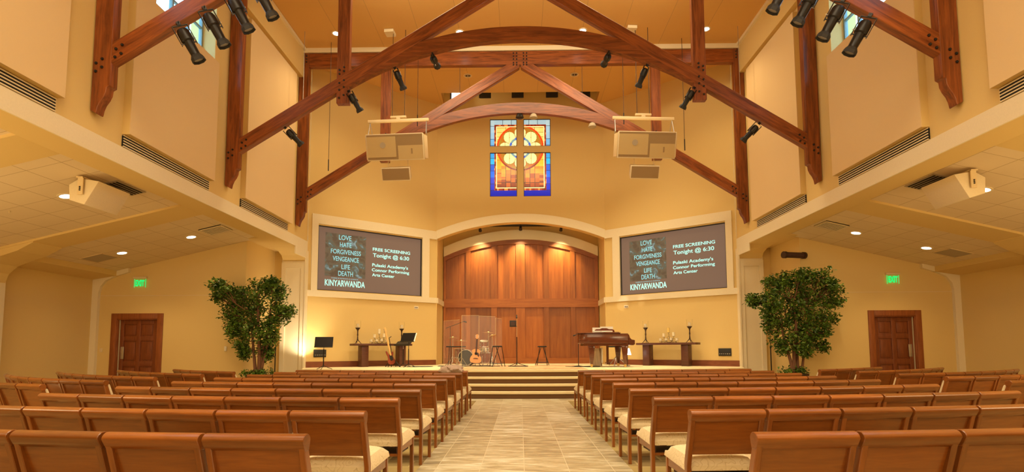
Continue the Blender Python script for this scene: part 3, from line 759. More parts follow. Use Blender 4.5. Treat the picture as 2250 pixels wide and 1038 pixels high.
def slope_z(x): return 4.62 - .235 * (abs(x) - 7.7)
for s, side in ((-1, 'left'), (1, 'right')):
    rot = math.atan(.235) * s
    # supply diffuser
    r_ = empty('air_diffuser', (s * 8.2, 14.14, slope_z(8.2))); r_.rotation_euler = (0, rot, 0); tag(r_, 'square louvred air diffuser in the %s aisle ceiling' % side, 'air vent')
    MB().box(-.3, .3, -.3, .3, -.02, 0).build('backing', 'slot_black', r_, world=False)
    q = MB()
    for k in range(7):
        a = -.27 + k * .08; q.box(-.28, .28, a, a + .022, -.035, -.012)
    q.build('louvre', 'cream_shell', r_, world=False)
    MB().box(-.3, .3, -.3, -.27, -.03, 0).box(-.3, .3, .27, .3, -.03, 0).box(-.3, -.27, -.27, .27, -.03, 0).box(.27, .3, -.27, .27, -.03, 0).build('frame', 'cream_shell', r_, world=False)
    r_ = empty('return_air_panel', (s * 11.35, 14.18, slope_z(11.35))); r_.rotation_euler = (0, rot, 0); tag(r_, 'flat grey square panel in the outer part of the %s aisle ceiling' % side, 'air vent')
    MB().box(-.3, .3, -.3, .3, -.012, 0).build('perforated_sheet', 'grey_panel', r_, world=False)
    MB().box(-.31, .31, -.31, -.29, -.016, 0).box(-.31, .31, .29, .31, -.016, 0).box(-.31, -.29, -.3, .3, -.016, 0).box(.29, .31, -.3, .3, -.016, 0).build('frame', 'cream_metal', r_, world=False)
    for (sx_, sy_) in ((10.16, 14.27), (10.18, 10.37)):
        q = MB().lathe([(.035, -.01), (.035, 0)], (0, 0, 0), 12).cyl((0, 0, -.05), (0, 0, -.01), .009).lathe([(.02, -.055), (.02, -.05)], (0, 0, 0), 10)
        o = q.build('sprinkler_head', 'cream_metal'); o.scale = (.7, .7, .7); o.location = (s * sx_, sy_, slope_z(sx_)); tag(o, 'tiny sprinkler head in the %s aisle ceiling%s' % (side, ' between the two round lights' if sy_ > 12 else ', nearer bay'), 'sprinkler')
    # box speaker hung from the aisle ceiling
    X = lambda a: s * a
    r_ = empty('aisle_speaker', (X(8.1), 10.05, slope_z(8.1))); tag(r_, 'cream box speaker tilted on a bracket under the %s aisle ceiling' % side, 'speaker')
    P = [(X(7.84), 4.40), (X(8.09), 3.96), (X(8.38), 4.05), (X(8.40), 4.34), (X(8.2), 4.46)]
    MB().prism(P, 9.66, 10.48, 'y').build('cabinet', 'cream_shell', r_, bevel=.012)
    MB().prism([(X(8.40), 4.33), (X(8.36), 4.08), (X(8.375), 4.08), (X(8.415), 4.33)], 9.69, 10.45, 'y').build('grille', 'speaker_cloth', r_)
    MB().box(X(8.1), X(8.22), 9.60, 10.55, 4.455, 4.475).box(X(8.1), X(8.2), 9.615, 9.635, 4.14, 4.47).box(X(8.1), X(8.2), 10.50, 10.52, 4.14, 4.47).build('bracket', 'cream_metal', r_)
    q = MB()
    for z in (4.22, 4.28, 4.25): q.cyl((X(8.15), 9.60, z), (X(8.15), 9.62, z), .012)
    q.build('bracket_bolts', 'black_metal', r_)
    r_ = empty('ceiling_grille', (X(8.02), 10.45, slope_z(8.02))); r_.rotation_euler = (0, rot, 0); tag(r_, 'dark slotted grille in the %s aisle ceiling behind the box speaker' % side, 'air vent')
    MB().box(-.16, .16, -.3, .5, -.012, 0).build('backing', 'grey_panel', r_, world=False)
    q = MB()
    for k in range(4): q.box(-.12 + k * .065, -.085 + k * .065, -.25, .46, -.018, -.01)
    q.build('slot', 'slot_black', r_, world=False)

# theatre spotlights under the trusses
def make_spot():
    root = empty('stage_spotlight')
    # local: beam along -Z, yoke pivot at origin
    MB().lathe([(.03, .25), (.085, .23), (.105, .18), (.110, .04), (.095, .02)], n=16).build('lamp_housing', 'black_metal', root, smooth=True, world=False)
    br_ = MB().lathe([(.090, .03), (.085, .01), (.078, -.20), (.082, -.22)], n=16).build('barrel', 'black_metal', root, smooth=True, world=False)
    MB().lathe([(.080, -.21), (.115, -.27), (.12, -.33), (.112, -.33), (.10, -.28)], n=8).build('colour_frame', 'black_matte', br_, world=False)
    MB().lathe([(.085, -.295), (.085, -.29)], n=14).build('lens', 'grey_metal', br_, world=False)
    q = MB().box(-.13, -.122, -.02, .02, -.03, .30).box(.122, .13, -.02, .02, -.03, .30).box(-.13, .13, -.02, .02, .30, .308)
    q.cyl((-.12, 0, 0), (.12, 0, 0), .012)
    q.build('yoke', 'black_metal', root, world=False)
    MB().box(-.03, .03, -.03, .03, .308, .37).cyl((0, -.09, .345), (0, .03, .345), .008).build('clamp', 'black_metal', root, world=False)
    MB().cyl((.06, .0, .06), (.15, .01, .075), .007).build('knob', 'chrome', root, world=False); MB().cyl((-.06, 0, .0), (-.13, -.02, -.02), .007).build('knob', 'chrome', root, world=False)
    return root
sp0 = make_spot(); used_sp = False
# (x, y, z) of the fixture's middle, aim direction, label, lit
spots = []
tl = 'black stage spotlight under the %s, %s'
for s, side in ((-1, 'left'), (1, 'right')):
    for i, (x, z) in enumerate(((5.50, 6.36), (5.08, 6.62), (4.68, 6.88), (4.28, 7.10))):
        spots.append((s * x, TY[0] + .02, z - .02, (-s * .42, .28, -.86), tl % ('nearest %s truss leg' % side, ['outermost, lowest one', 'second from the wall', 'third from the wall', 'fourth from the wall, highest one'][i])))
    for i, (x, z, d) in enumerate(((5.50, 6.44, (-s * .55, .5, -.6)), (4.03, 7.30, (-s * .42, .5, -.75)), (2.95, 7.86, (-s * .3, .6, -.75)), (2.09, 8.30, (-s * .1, 1., .05)))):
        spots.append((s * x, TY[1] + .1, z - .02, d, tl % ('middle truss, %s side' % side, ['lowest, near the wall', 'beside the hanger post', 'on the lower curve', 'small one by the arched collar'][i])))
for x, y, z, d, lab in spots:
    o = sp0 if not used_sp else copy_tree(sp0); used_sp = True
    o.location = (x, y, z); o.scale = [.95 if y < 10 else .78] * 3; tag(o, lab, 'spotlight', 'stage spotlights on the trusses')
    o.rotation_euler = Vector(d).to_track_quat('-Z', 'X').to_euler()
# glow of the nearest left one
# chancel slot fixtures with barn doors
def flood(x, y, z, lab, lit=False):
    r_ = empty('flood_fixture', (x, y, z)); tag(r_, lab, 'stage light', 'floodlights in the ceiling slot'); r_.scale = (1.35, 1.2, 1.25)
    MB().prism([(-.13, 0), (.13, 0), (.16, -.22), (-.16, -.22)], -.09, .09, 'y').build('housing', 'black_matte', r_, world=False, bevel=.01)
    MB().box(-.17, .17, -.13, -.11, -.30, -.10).build('barn_door', 'black_matte', r_, world=False)
    MB().cyl((0, 0, 0), (0, 0, (11.75 - z) / 1.25), .015).build('hanger', 'black_metal', r_, world=False)
    if lit: MB().box(-.12, .12, -.145, -.131, -.27, -.1).build('lit_face', 'lamp_white', r_, world=False)
for i, x in enumerate((-1.34, -.09, 1.22, 2.45)):
    flood(x, 20.05, 11.25, 'black floodlight with barn doors in the ceiling slot, ' + ['left of centre', 'right above the cross window', 'right of centre', 'far right, partly behind the truss'][i])
flood(-2.45, 20.05, 11.2, 'floodlight at the left end of the ceiling slot glowing white', True)
for x, z, w_, lab in ((-.02, 10.12, .12, 'dark round lamp just above the centre of the cross window'), (.42, 10.16, .12, 'cream lamp just right of the window centre under the arched collar'), (2.28, 9.18, .1, 'small grey fixture under the right side of the far arched collar')):
    xx = x; q = MB()
    o = MB().lathe([(.05, .14), (.10, .10), (.13, 0), (.10, -.02)], n=16).build('lamp_can', 'black_metal' if x < 0 else 'grey_panel', smooth=True); o.location = (xx, TY[2] + .08, (8.75 - 8.15 + math.sqrt(8.15 ** 2 - xx * xx)) - .13); tag(o, lab, 'lamp')

# track with three wall washers in the niche
r_ = empty('light_track', (0, 21.2, 6.2)); tag(r_, 'dark lighting track hidden in the top of the stage arch', 'track')
MB().box(-2.0, 2.0, 21.18, 21.22, 6.24, 6.28).build('rail', 'black_metal', r_)
MB().cyl((-1.2, 21.2, 6.28), (-1.2, 21.2, 6.4), .012).cyl((1.2, 21.2, 6.28), (1.2, 21.2, 6.4), .012).build('stem', 'black_metal', r_)
for x, z, nm in ((-1.62, 6.12, 'left'), (.0, 6.16, 'middle'), (1.62, 6.12, 'right')):
    r_ = empty('track_light', (x, 21.2, z)); tag(r_, nm + ' wall washer lamp at the top of the stage arch', 'track light')
    MB().cyl((0, 0, 0), (0, .16, -.08), .05, .07, 14).build('lamp_head', 'black_metal', r_, world=False)
    MB().cyl((0, .155, -.078), (0, .165, -.083), .055, .055, 14).build('bulb', 'lamp_glow', r_, world=False)
    MB().box(-.012, .012, -.012, .012, 0, .13).build('stem', 'black_metal', r_, world=False)
    spot('niche_washer', (x, 21.42, z - .13), (x, 22.2, 4.5), 430, 84, .9, (1, .76, .38), .04)

# hanging wires from the nave ceiling
for i, (x, y, z0) in enumerate(((-5.95, 16.2, 6.8), (-3.2, 16.2, 8.2), (-2.0, 17.2, 9.35), (2.05, 17.2, 9.35), (3.2, 16.2, 8.2), (5.05, 16.2, 7.35))):
    lab = ['leftmost thin wire dropping to the far truss', 'thin wire above the inner end of the left speaker bar', 'thin wire beside the left chancel ceiling grille', 'thin wire beside the right chancel ceiling grille', 'thin wire above the inner end of the right speaker bar', 'rightmost thin wire dropping to the far truss'][i]
    q = MB().cyl((0, 0, .35), (0, 0, CEIL - z0), .008, n=6)
    r_ = empty('hanging_wire', (x, y, z0)); tag(r_, lab, 'wire')
    q.build('cable', 'bronze', r_, world=False)
    MB().tube([(0, 0, 0), (0, 0, .36)], .016, 6).build('turnbuckle', 'black_metal', r_, world=False)
for s, side in ((-1, 'left'), (1, 'right')):
    r_ = empty('microphone_wire', (s * 6.55, 15.6, 8.3)); tag(r_, 'thin pale wire with small steel chain hanging near the %s nave wall' % side, 'wire')
    MB().cyl((0, 0, .5), (0, 0, CEIL - 8.3), .007, n=6).build('cable', 'grey_metal', r_, world=False)
    MB().cyl((0, 0, 0), (0, 0, .5), .014, n=6).build('chain', 'chrome', r_, world=False)

# hung loudspeaker clusters
for s, side in ((-1, 'left'), (1, 'right')):
    r_ = empty('hanging_speaker', (s * 3.66, 15.6, 6.3), 0); tag(r_, 'large cream loudspeaker hung on chains on the %s side, small box below it' % side, 'speaker')
    r_.rotation_euler = (0, 0, s * R(4))
    tilt = Matrix.Translation((0, 0, .98)) @ Matrix.Rotation(R(17), 4, 'X')
    # big cabinet: face towards -y, tilted down
    q = MB().add([(-.86, -.30, -.38), (.86, -.30, -.38), (.80, .35, -.30), (-.80, .35, -.30), (-.86, -.30, .38), (.86, -.30, .38), (.80, .35, .30), (-.80, .35, .30)], [(0, 3, 2, 1), (4, 5, 6, 7), (0, 1, 5, 4), (1, 2, 6, 5), (2, 3, 7, 6), (3, 0, 4, 7)], tilt)
    cab = q.build('cabinet', 'cream_shell', r_, bevel=.012, world=False)
    MB().box(-.83, .03, -.315, -.30, -.28, .30, tilt).build('horn_grille', 'speaker_cloth', cab, world=False)
    MB().box(.09, .83, -.315, -.30, -.35, .04, tilt).build('woofer_grille', 'speaker_cloth', cab, world=False)
    MB().box(-.83, .83, -.307, -.30, .30, .355, tilt).box(.09, .83, -.307, -.30, .04, .31, tilt).box(.03, .09, -.307, -.30, -.35, .31, tilt).box(-.83, .03, -.307, -.30, -.35, -.28, tilt).build('baffle', 'speaker_cloth_dark', cab, world=False)
    q = MB(); Mx = tilt @ Matrix.Translation((-.36 if s < 0 else -.36, -.318, .06)) @ Matrix.Rotation(R(90), 4, 'X')
    q.lathe([(.085, -.004), (.085, .004)], n=20, M=Mx); q.build('driver', 'grey_panel', cab, world=False)
    MB().box(.48, .52, -.32, -.315, -.20, -.05, tilt).build('badge', 'speaker_cloth_dark', cab, world=False)
    for a_ in (.86, -.885): MB().box(a_, a_ + .025, -.28, .1, -.33, .33, tilt).build('side_plate', 'cream_metal', r_, bevel=.01, world=False)
    # rigging bar
    MB().box(-.93, .93, -.03, .03, 1.77, 1.86).build('rigging_bar', 'cream_metal', r_, bevel=.01, world=False)
    MB().box(-.24, .24, -.03, .03, 1.90, 1.96).box(-.06, .06, -.03, .03, 1.84, 1.92).build('bridle_bar', 'cream_metal', r_, bevel=.008, world=False)
    for x in (-.86, .86):
        q = MB().tube([(x, 0, 1.77), (x * 1.02, -.12, 1.35)], .012, 6).tube([(x, 0, 1.77), (x * .96, .2, 1.28)], .009, 6)
        q.build('chain', 'grey_metal', r_, world=False)
    for x in (-.19, .19): MB().cyl((x, 0, 1.94), (x, 0, CEIL - 6.3), .010, n=6).build('cable', 'bronze', r_, world=False)
    MB().box(-.44, -.16, -.12, .16, CEIL - 6.3 - .1, CEIL - 6.3 - .01).build('ceiling_block', 'cream_shell', r_, world=False)
    t2 = Matrix.Translation((-.02, .05, .20)) @ Matrix.Rotation(R(22), 4, 'X')
    q = MB().add([(-.43, -.16, -.19), (.43, -.16, -.19), (.36, .25, -.12), (-.36, .25, -.12), (-.43, -.16, .19), (.43, -.16, .19), (.36, .25, .20), (-.36, .25, .20)], [(0, 3, 2, 1), (4, 5, 6, 7), (0, 1, 5, 4), (1, 2, 6, 5), (2, 3, 7, 6), (3, 0, 4, 7)], t2)
    lc_ = q.build('lower_cabinet', 'cream_shell', r_, bevel=.01, world=False)
    MB().box(-.405, .405, -.17, -.16, -.165, .165, t2).build('lower_grille', 'speaker_cloth_dark', lc_, world=False)
    for a_ in (-.3, .3): MB().cyl((a_, .05, .36), (a_, .05, .72), .015, n=8).build('link_rod', 'cream_metal', r_, world=False)

# ================================================================== SCREENS, SIGNS AND WALL FITTINGS
for s, side, MW in ((-1, 'left', MWL), (1, 'right', MWR)):
    # face frame: local x = picture right, -y = towards the room
    if s < 0:
        org = MW @ Vector((.33, .05, 3.28)); xd = (MW.to_3x3() @ Vector((1, 0, 0)))
    else:
        org = MW @ Vector((4.226, .05, 3.28)); xd = (MW.to_3x3() @ Vector((-1, 0, 0)))
    r_ = empty('projection_screen', org, math.atan2(xd.y, xd.x))
    tag(r_, '%s projection screen announcing a free film screening, set in the angled wall' % side, 'screen')
    MB().box(0, 3.896, 0, .1, 0, 2.2).build('screen_cloth', 'screen_face', r_, world=False)
    MB().box(0, 3.896, -.05, 0, 2.17, 2.2).box(0, .03, -.05, 0, 0, 2.17).box(3.866, 3.896, -.05, 0, 0, 2.17).box(.03, 3.866, -.05, 0, 0, .02).build('masking_edge', 'screen_edge', r_, world=False)
    k = 0 if s < 0 else .09
    MB().box(.27 + k, 1.70 + k, -.002, .0, .50, 2.0).build('film_poster', 'poster_face', r_, world=False)
    for nm, t, u0, u1, v0, v1, mt, bd in (('poster_lettering', 'LOVE', .73, 1.17, 1.80, 1.965, 'poster_text', .002), ('poster_lettering', 'HATE', .77, 1.18, 1.55, 1.71, 'poster_text', .002),
            ('poster_lettering', 'FORGIVENESS', .46, 1.52, 1.30, 1.455, 'poster_text', .002), ('poster_lettering', 'VENGEANCE', .53, 1.45, 1.05, 1.21, 'poster_text', .002), ('poster_lettering', 'LIFE', .84, 1.14, .78, .94, 'poster_text', .002), ('poster_lettering', 'DEATH', .73, 1.25, .54, .71, 'poster_text', .002),
            ('tag_line', 'THERE IS ALWAYS A CHOICE.', .49, 1.45, .43, .462, 'poster_text', .0), ('film_title', 'KINYARWANDA', .28, 1.69, .175, .385, 'screen_text', .004),
            ('announcement', 'FREE SCREENING', 1.96, 3.43, 1.545, 1.655, 'screen_text', .0018), ('announcement', 'Tonight @ 6:30', 1.97, 3.39, 1.32, 1.455, 'screen_text', .0018),
            ('announcement', "Pulaski Academy's", 1.95, 3.35, .975, 1.085, 'screen_text', .0018), ('announcement', 'Connor Performing', 1.94, 3.40, .80, .905, 'screen_text', .0018), ('announcement', 'Arts Center', 1.95, 2.81, .62, .725, 'screen_text', .0018)):
        puttext(nm, t, u1 - u0, v1 - v0, mt, r_, u0 + k, v0, bd)
    # wall fittings
    def onwall(name, lab, cat, t0, t1, z0, z1, mat, dp=.02):
        o = empty(name, MW @ Vector(((t0 + t1) / 2, 0, z0))); tag(o, lab, cat)
        MB().box(t0, t1, -dp, 0, z0, z1, MW).build('plate', mat, o, bevel=.004)
        return o
    o = onwall('floor_box_panel', 'black connection panel on the screen wall, %s side of the stage' % side, 'wall panel', .28, .69, 1.03, 1.28, 'black_matte', .03)
    q = MB()
    for i in range(6): q.cyl(MW @ Vector((.33 + i * .063, -.03, 1.10)), MW @ Vector((.33 + i * .063, -.035, 1.10)), .016, n=10)
    q.build('sockets', 'grey_metal', o)
    o = onwall('wall_outlet', 'small cream wall socket plate under the %s screen' % side, 'socket', 3.93, 4.10, 2.79, 2.90, 'switch_white', .012)
    q = MB()
    for i in range(3): q.box(3.955 + i * .045, 3.98 + i * .045, -.014, -.012, 2.82, 2.87, MW)
    q.build('sockets', 'dark_brown', o)

# exit signs
for s, side, x in ((-1, 'left', 11.28), (1, 'right', 10.78)):
    r_ = empty('exit_sign', (s * x, DY, 3.13)); tag(r_, 'green glowing exit sign above the %s door' % side, 'exit sign')
    MB().box(-.2, .2, -.07, 0, .26, .32).build('canopy', 'cream_metal', r_, world=False, bevel=.005)
    MB().box(-.17, .17, -.04, -.03, 0, .26).build('acrylic_panel', 'plexi', r_, world=False)
    o = puttext('lettering', 'EXIT', .27, .17, 'exit_green', r_, -.135, .045, .01, .042)
    for a_ in (-.172, .164): MB().box(a_, a_ + .008, -.042, -.028, 0, .25).build('lit_edge', 'exit_green', r_, world=False)

o = MB().box(-8.70, -8.63, DY - .03, DY, 1.24, 1.38).build('thermostat', 'switch_white', bevel=.006); tag(o, 'small white wall control beside the left potted tree', 'thermostat')
o = MB().box(-12.40, -12.32, DY - .012, DY, 1.22, 1.34).build('light_switch', 'cream_metal', bevel=.004); tag(o, 'cream light switch left of the left door', 'switch')
r_ = empty('wall_mounted_bar', (7.9, 15.6, 3.8)); tag(r_, 'dark brown cylindrical fixture high on the wall near the right tree', 'fixture')
MB().cyl((7.52, 15.35, 3.94), (8.20, 15.55, 3.95), .085, n=16).build('housing', 'dark_brown', r_, smooth=False)
MB().cyl((7.50, 15.345, 3.94), (7.58, 15.37, 3.94), .10, n=16).cyl((8.14, 15.53, 3.95), (8.22, 15.556, 3.95), .10, n=16).build('end_cap', 'bronze', r_)
MB().box(8.0, 8.04, 15.5, 15.72, 3.93, 3.97).build('bracket', 'bronze', r_)
for s, side, in ((-1, 'left'), (1, 'right')):
    r_ = empty('black_pole', (s * 7.93, 17.3, 0)); tag(r_, 'thin black pole standing behind the %s tree' % side, 'pole')
    MB().cyl((0, 0, .02), (0, 0, 1.3), .018, n=8).build('lower_tube', 'black_metal', r_, world=False)
    MB().cyl((0, 0, 1.3), (s * .0, 0, 2.55), .010, n=8).build('upper_tube', 'black_metal', r_, world=False)
    MB().lathe([(.16, 0), (.16, .02), (.02, .03)], n=20).build('base', 'black_metal', r_, world=False)
    MB().cyl((0, 0, 1.27), (0, 0, 1.36), .026, n=8).build('collar', 'black_metal', r_, world=False)

# ================================================================== CHAIRS
def make_chair():
    root = empty('church_chair')
    for s in (-1, 1):
        a, c = s * .2625, s * .228
        MB().prism([(-.018, 0), (.022, 0), (.030, .44), (-.088, .785), (-.135, .785), (-.022, .42)], a, c, 'x').build('rear_leg', 'chair_wood_z', root, bevel=.004, seg=1, world=False)
        MB().box(s * .2625, s * .228, .405, .440, 0, .405).build('front_leg', 'chair_wood_z', root, bevel=.004, seg=1, world=False)
        MB().box(s * .256, s * .234, .02, .42, .335, .40).build('side_rail', 'chair_wood', root, bevel=.003, seg=1, world=False)
    # rounded top rail
    P = []
    for i in range(13):
        t = PI * i / 12; P.append((-.108 + .042 * math.cos(t + PI) , .797 + .034 * math.sin(t)))
    P += [(-.072, .772), (-.080, .745), (-.118, .745), (-.136, .772)]
    MB().prism(P, -.2655, .2655, 'x').build('top_rail', 'chair_wood', root, bevel=.003, seg=1, world=False)
    # plywood back
    Mb = Matrix.Translation((0, .0, .505)) @ Matrix.Rotation(math.atan2(.098, .26), 4, 'X')
    MB().box(-.228, .228, -.014, -.002, 0, .268, Mb).build('back_panel', 'chair_wood', root, world=False)
    q = MB().box(-.236, .236, .0, .062, -.01, .262, Mb); q.build('back_cushion', 'seat_fabric', root, bevel=.016, world=False)
    # crowned seat cushion
    q = MB(); nx, ny = 14, 10; W2, y0, y1 = .262, .0, .475
    vs = []; 
    for top in (1, 0):
        for j in range(ny + 1):
            for i in range(nx + 1):
                u = -1 + 2 * i / nx; v = -1 + 2 * j / ny
                x = W2 * u; y = (y0 + y1) / 2 + (y1 - y0) / 2 * v
                e = (1 - abs(u) ** 5) ** .5 * (1 - abs(v) ** 5) ** .5
                if top: z = .432 + .062 * e + .014 * (1 - u * u) * (1 - v * v) + .012 * v
                else: z = .395 + .012 * v
                pull = 1 - .035 * (1 - e)
                vs.append((x * (pull if top else 1), y, z))
    n1 = (nx + 1) * (ny + 1); fs = []
    for j in range(ny):
        for i in range(nx):
            a = j * (nx + 1) + i; fs.append((a, a + 1, a + nx + 2, a + nx + 1)); fs.append((n1 + a, n1 + a + nx + 1, n1 + a + nx + 2, n1 + a + 1))
    for i in range(nx): fs.append((i, n1 + i, n1 + i + 1, i + 1)); a = ny * (nx + 1) + i; fs.append((a, a + 1, n1 + a + 1, n1 + a))
    for j in range(ny): a = j * (nx + 1); fs.append((a, a + nx + 1, n1 + a + nx + 1, n1 + a)); a += nx; fs.append((a, n1 + a, n1 + a + nx + 1, a + nx + 1))
    q.add(vs, fs); q.build('seat_cushion', 'seat_fabric', root, smooth=True, world=False)
    # book rack under the seat
    q = MB().box(-.226, .226, .0, .36, .302, .314).box(-.226, -.214, .0, .36, .314, .38).box(.214, .226, .0, .36, .314, .38)
    rk = q.build('book_rack', 'dark_brown', root, world=False)
    MB().box(-.228, .228, -.008, .006, .296, .318).build('rack_rail', 'chair_wood', rk, world=False)
    MB().box(-.228, .228, .41, .43, .345, .40).build('front_rail', 'chair_wood', root, world=False)
    return root
chair0 = make_chair(); chair_used = False
ORD = ['first', 'second', 'third', 'fourth', 'fifth', 'sixth', 'seventh', 'eighth', 'ninth', 'tenth']
ROWN = ['row nearest the camera', 'second row from the camera', 'third row from the camera', 'fourth row from the camera', 'fifth row from the camera', 'sixth row from the camera', 'third row from the stage', 'second row from the stage', 'front row by the stage']
def pxu(x, y): return 1142.5 + 1183 * (x + .038) / max(y, .1)
def put_chair(x, y, rz, label, group):
    """x, y: centre of the top rail on the floor plan"""
    global chair_used
    if not (-75 < pxu(x, y) + (0) < 2325) and not (-60 < pxu(x - .26, y) < 2310 or -60 < pxu(x + .26, y) < 2310): return
    o = copy_tree(chair0) if chair_used else chair0; chair_used = True
    off = Matrix.Rotation(rz, 3, 'Z') @ Vector((0, .108, 0))
    o.location = (x + off.x, y + off.y, 0); o.rotation_euler = (0, 0, rz)
    tag(o, label, 'chair', group)
for s, side in ((-1, 'left'), (1, 'right')):
    for r in range(9):
        Y0 = 2.74 + 1.04 * r + (.0 if s < 0 else .05)
        x = 1.115 if s < 0 else 1.145; y = Y0
        for c in range(7):
            ang = math.atan(.066 * (x + .26 - .5))
            x1 = x + .528 * math.cos(ang); y1 = y + .528 * math.sin(ang)
            who = 'at the centre aisle end' if c == 0 else (ORD[c] + ' from the centre aisle')
            put_chair(s * (x + x1) / 2, (y + y1) / 2, s * ang, 'wooden chair %s, %s, %s block' % (who, ROWN[r], side), 'church chairs in the %s centre block' % side)
            x = x + .551 * math.cos(ang); y = y + .551 * math.sin(ang)
side_rows = {-1: [(-6.16, 6.87, 22, 7), (-6.06, 7.80, 21, 8), (-6.0, 8.77, 22, 8), (-5.88, 9.86, 25, 7), (-5.86, 10.93, 29, 5)],
             1: [(6.35, 7.20, 20, 7), (6.40, 8.30, 16, 8), (6.37, 9.30, 17, 8), (6.34, 10.33, 24, 7), (6.16, 11.31, 28, 5)]}
SRN = ['nearest visible row', 'second row', 'third row', 'fourth row', 'front row by the door']
for s, side in ((-1, 'left'), (1, 'right')):
    for r, (x, y, a0, n_) in enumerate(side_rows[s]):
        x = abs(x)
        for c in range(n_):
            ang = R(a0 + 3.2 * c)
            x1 = x + .528 * math.cos(ang); y1 = y + .528 * math.sin(ang)
            who = 'at the inner end' if c == 0 else ('%s from the inner end' % ORD[c])
            put_chair(s * (x + x1) / 2, (y + y1) / 2, s * ang, 'wooden chair %s, %s, %s side block' % (who, SRN[r], side), 'church chairs in the %s side block' % side)
            x += .56 * math.cos(ang); y += .56 * math.sin(ang)

# jacket thrown over the front row
def blob_cloth(name, c, sx, sy, sz, mat, parent=None, seed=1, n=26, m=14, flat=.0):
    rnd = random.Random(seed); ph = [rnd.uniform(0, 6) for _ in range(8)]
    vs = []
    for j in range(m + 1):
        for i in range(n):
            t = 2 * PI * i / n; p = PI * j / m
            k = 1 + .20 * math.sin(3 * t + ph[0] + 2 * p) + .16 * math.sin(5 * t - 3 * p + ph[1]) + .11 * math.sin(9 * t + ph[2] + 5 * p)
            x = math.sin(p) * math.cos(t) * sx * k; y = math.sin(p) * math.sin(t) * sy * k; z = -math.cos(p) * sz * (1 + .15 * math.sin(2 * t + ph[3]))
            vs.append((c[0] + x, c[1] + y, max(c[2] + z, flat)))
    fs = [(j * n + i, j * n + (i + 1) % n, (j + 1) * n + (i + 1) % n, (j + 1) * n + i) for j in range(m) for i in range(n)]
    return MB().add(vs, fs).build(name, mat, parent, smooth=True)
o = blob_cloth('jacket', (-1.43, 11.08, .855), .22, .15, .085, 'jacket_cloth', seed=4, flat=.74); tag(o, 'crumpled pinkish jacket thrown over the aisle chair of the front left row', 'jacket')

# ================================================================== POTTED TREES
def leaf_cluster(q, c, r, n, rnd, size=.075):
    for _ in range(n):
        while True:
            p = Vector((rnd.uniform(-1, 1), rnd.uniform(-1, 1), rnd.uniform(-1, 1)))
            if .25 < p.length <= 1: break
        p = Vector(c) + Vector((p.x * r, p.y * r * .9, p.z * r))
        d = Vector((rnd.gauss(0, 1), rnd.gauss(0, 1), rnd.gauss(-.1, .7))).normalized()
        sd = d.cross(Vector((rnd.gauss(0, .5), rnd.gauss(0, .5), 1))).normalized(); up_ = sd.cross(d)
        L_ = size * rnd.uniform(.7, 1.25); w = L_ * .27
        q.add([p, p + d * L_ * .35 + sd * w + up_ * w * .3, p + d * L_ * .75 + sd * w * .8 + up_ * w * .3, p + d * L_, p + d * L_ * .75 - sd * w * .8 + up_ * w * .3, p + d * L_ * .35 - sd * w + up_ * w * .3, p + d * L_ * .5], [(0, 1, 6), (1, 2, 6), (2, 3, 6), (3, 4, 6), (4, 5, 6), (5, 0, 6)])
def px2(u, v, Y):
    # picture position of a crown lump -> place in the room at distance Y
    return Vector(((u - 1142.5) / 1183 * Y * 1.0, Y, 1.25 + (768 - v) / 1183 * Y))
def make_tree(side, bx0, by0, blobs, seed, stems):
    rnd = random.Random(seed)
    root = empty('potted_tree', (bx0, by0, 0)); tag(root, 'tall leafy artificial ficus tree in a planter, %s of the stage' % side, 'potted tree')
    MB().lathe([(.27, 0), (.33, .5), (.34, .58), (.31, .58), (.30, .55)], n=28).build('planter', 'pot_dark', root, smooth=False, world=False)
    MB().lathe([(.30, .54), (.30, .56)], n=24).build('soil', 'soil', root, world=False)
    q = MB()
    for _ in range(12): leaf_cluster(q, (rnd.uniform(-.3, .3), rnd.uniform(-.25, .25), .60 + rnd.uniform(0, .05)), .13, 60, rnd, .07)
    q.build('ground_ivy', 'leaf', root, world=False)
    q = MB(); tops = []
    for sx_, sy_, tx, ty, tz, r0 in stems:
        pts = []; n_ = 9
        for k in range(n_ + 1):
            t = k / n_
            pts.append(Vector((sx_ + (tx - sx_) * t ** 1.5 + .035 * math.sin(5 * t + sx_ * 40), sy_ + (ty - sy_) * t + .03 * math.cos(6 * t + sx_ * 30), .55 + (tz - .55) * t)))
        q.tube(pts, [r0 * (1 - .6 * k / n_) for k in range(n_ + 1)], 8); tops += pts[4:]
    q2 = MB(); fol = MB()
    for (u, v, r_px) in blobs:
        Yb = by0 + rnd.uniform(-.35, .3); c = px2(u, v, Yb) - Vector((bx0, by0, 0)); r = r_px / 1183 * Yb
        t0 = min(tops, key=lambda p: (p - c).length + max(0, p.z - c.z) * 2)
        mid = (t0 + c) / 2 + Vector((rnd.uniform(-.06, .06), rnd.uniform(-.06, .06), -.06))
        q2.tube([t0, mid, c], [.018, .012, .006], 6)
        for _ in range(5):
            e = c + Vector((rnd.uniform(-1, 1), rnd.uniform(-1, 1), rnd.uniform(-.6, 1))) * r * .8
            q2.tube([mid, (mid + e) / 2 + Vector((0, 0, .03)), e], [.008, .006, .003], 5)
            for k in range(2): leaf_cluster(fol, e + Vector((rnd.uniform(-.05, .05), rnd.uniform(-.05, .05), rnd.uniform(-.05, .05))), .13, 17, rnd, .09)
        leaf_cluster(fol, c, r * 1.12, int(330 * (r / .4) ** 2) + 30, rnd, .09)
    q.add(q2.v, q2.f); q.build('trunk', 'bark', root, smooth=True, world=False)
    fol.build('foliage', 'leaf', root, world=False)
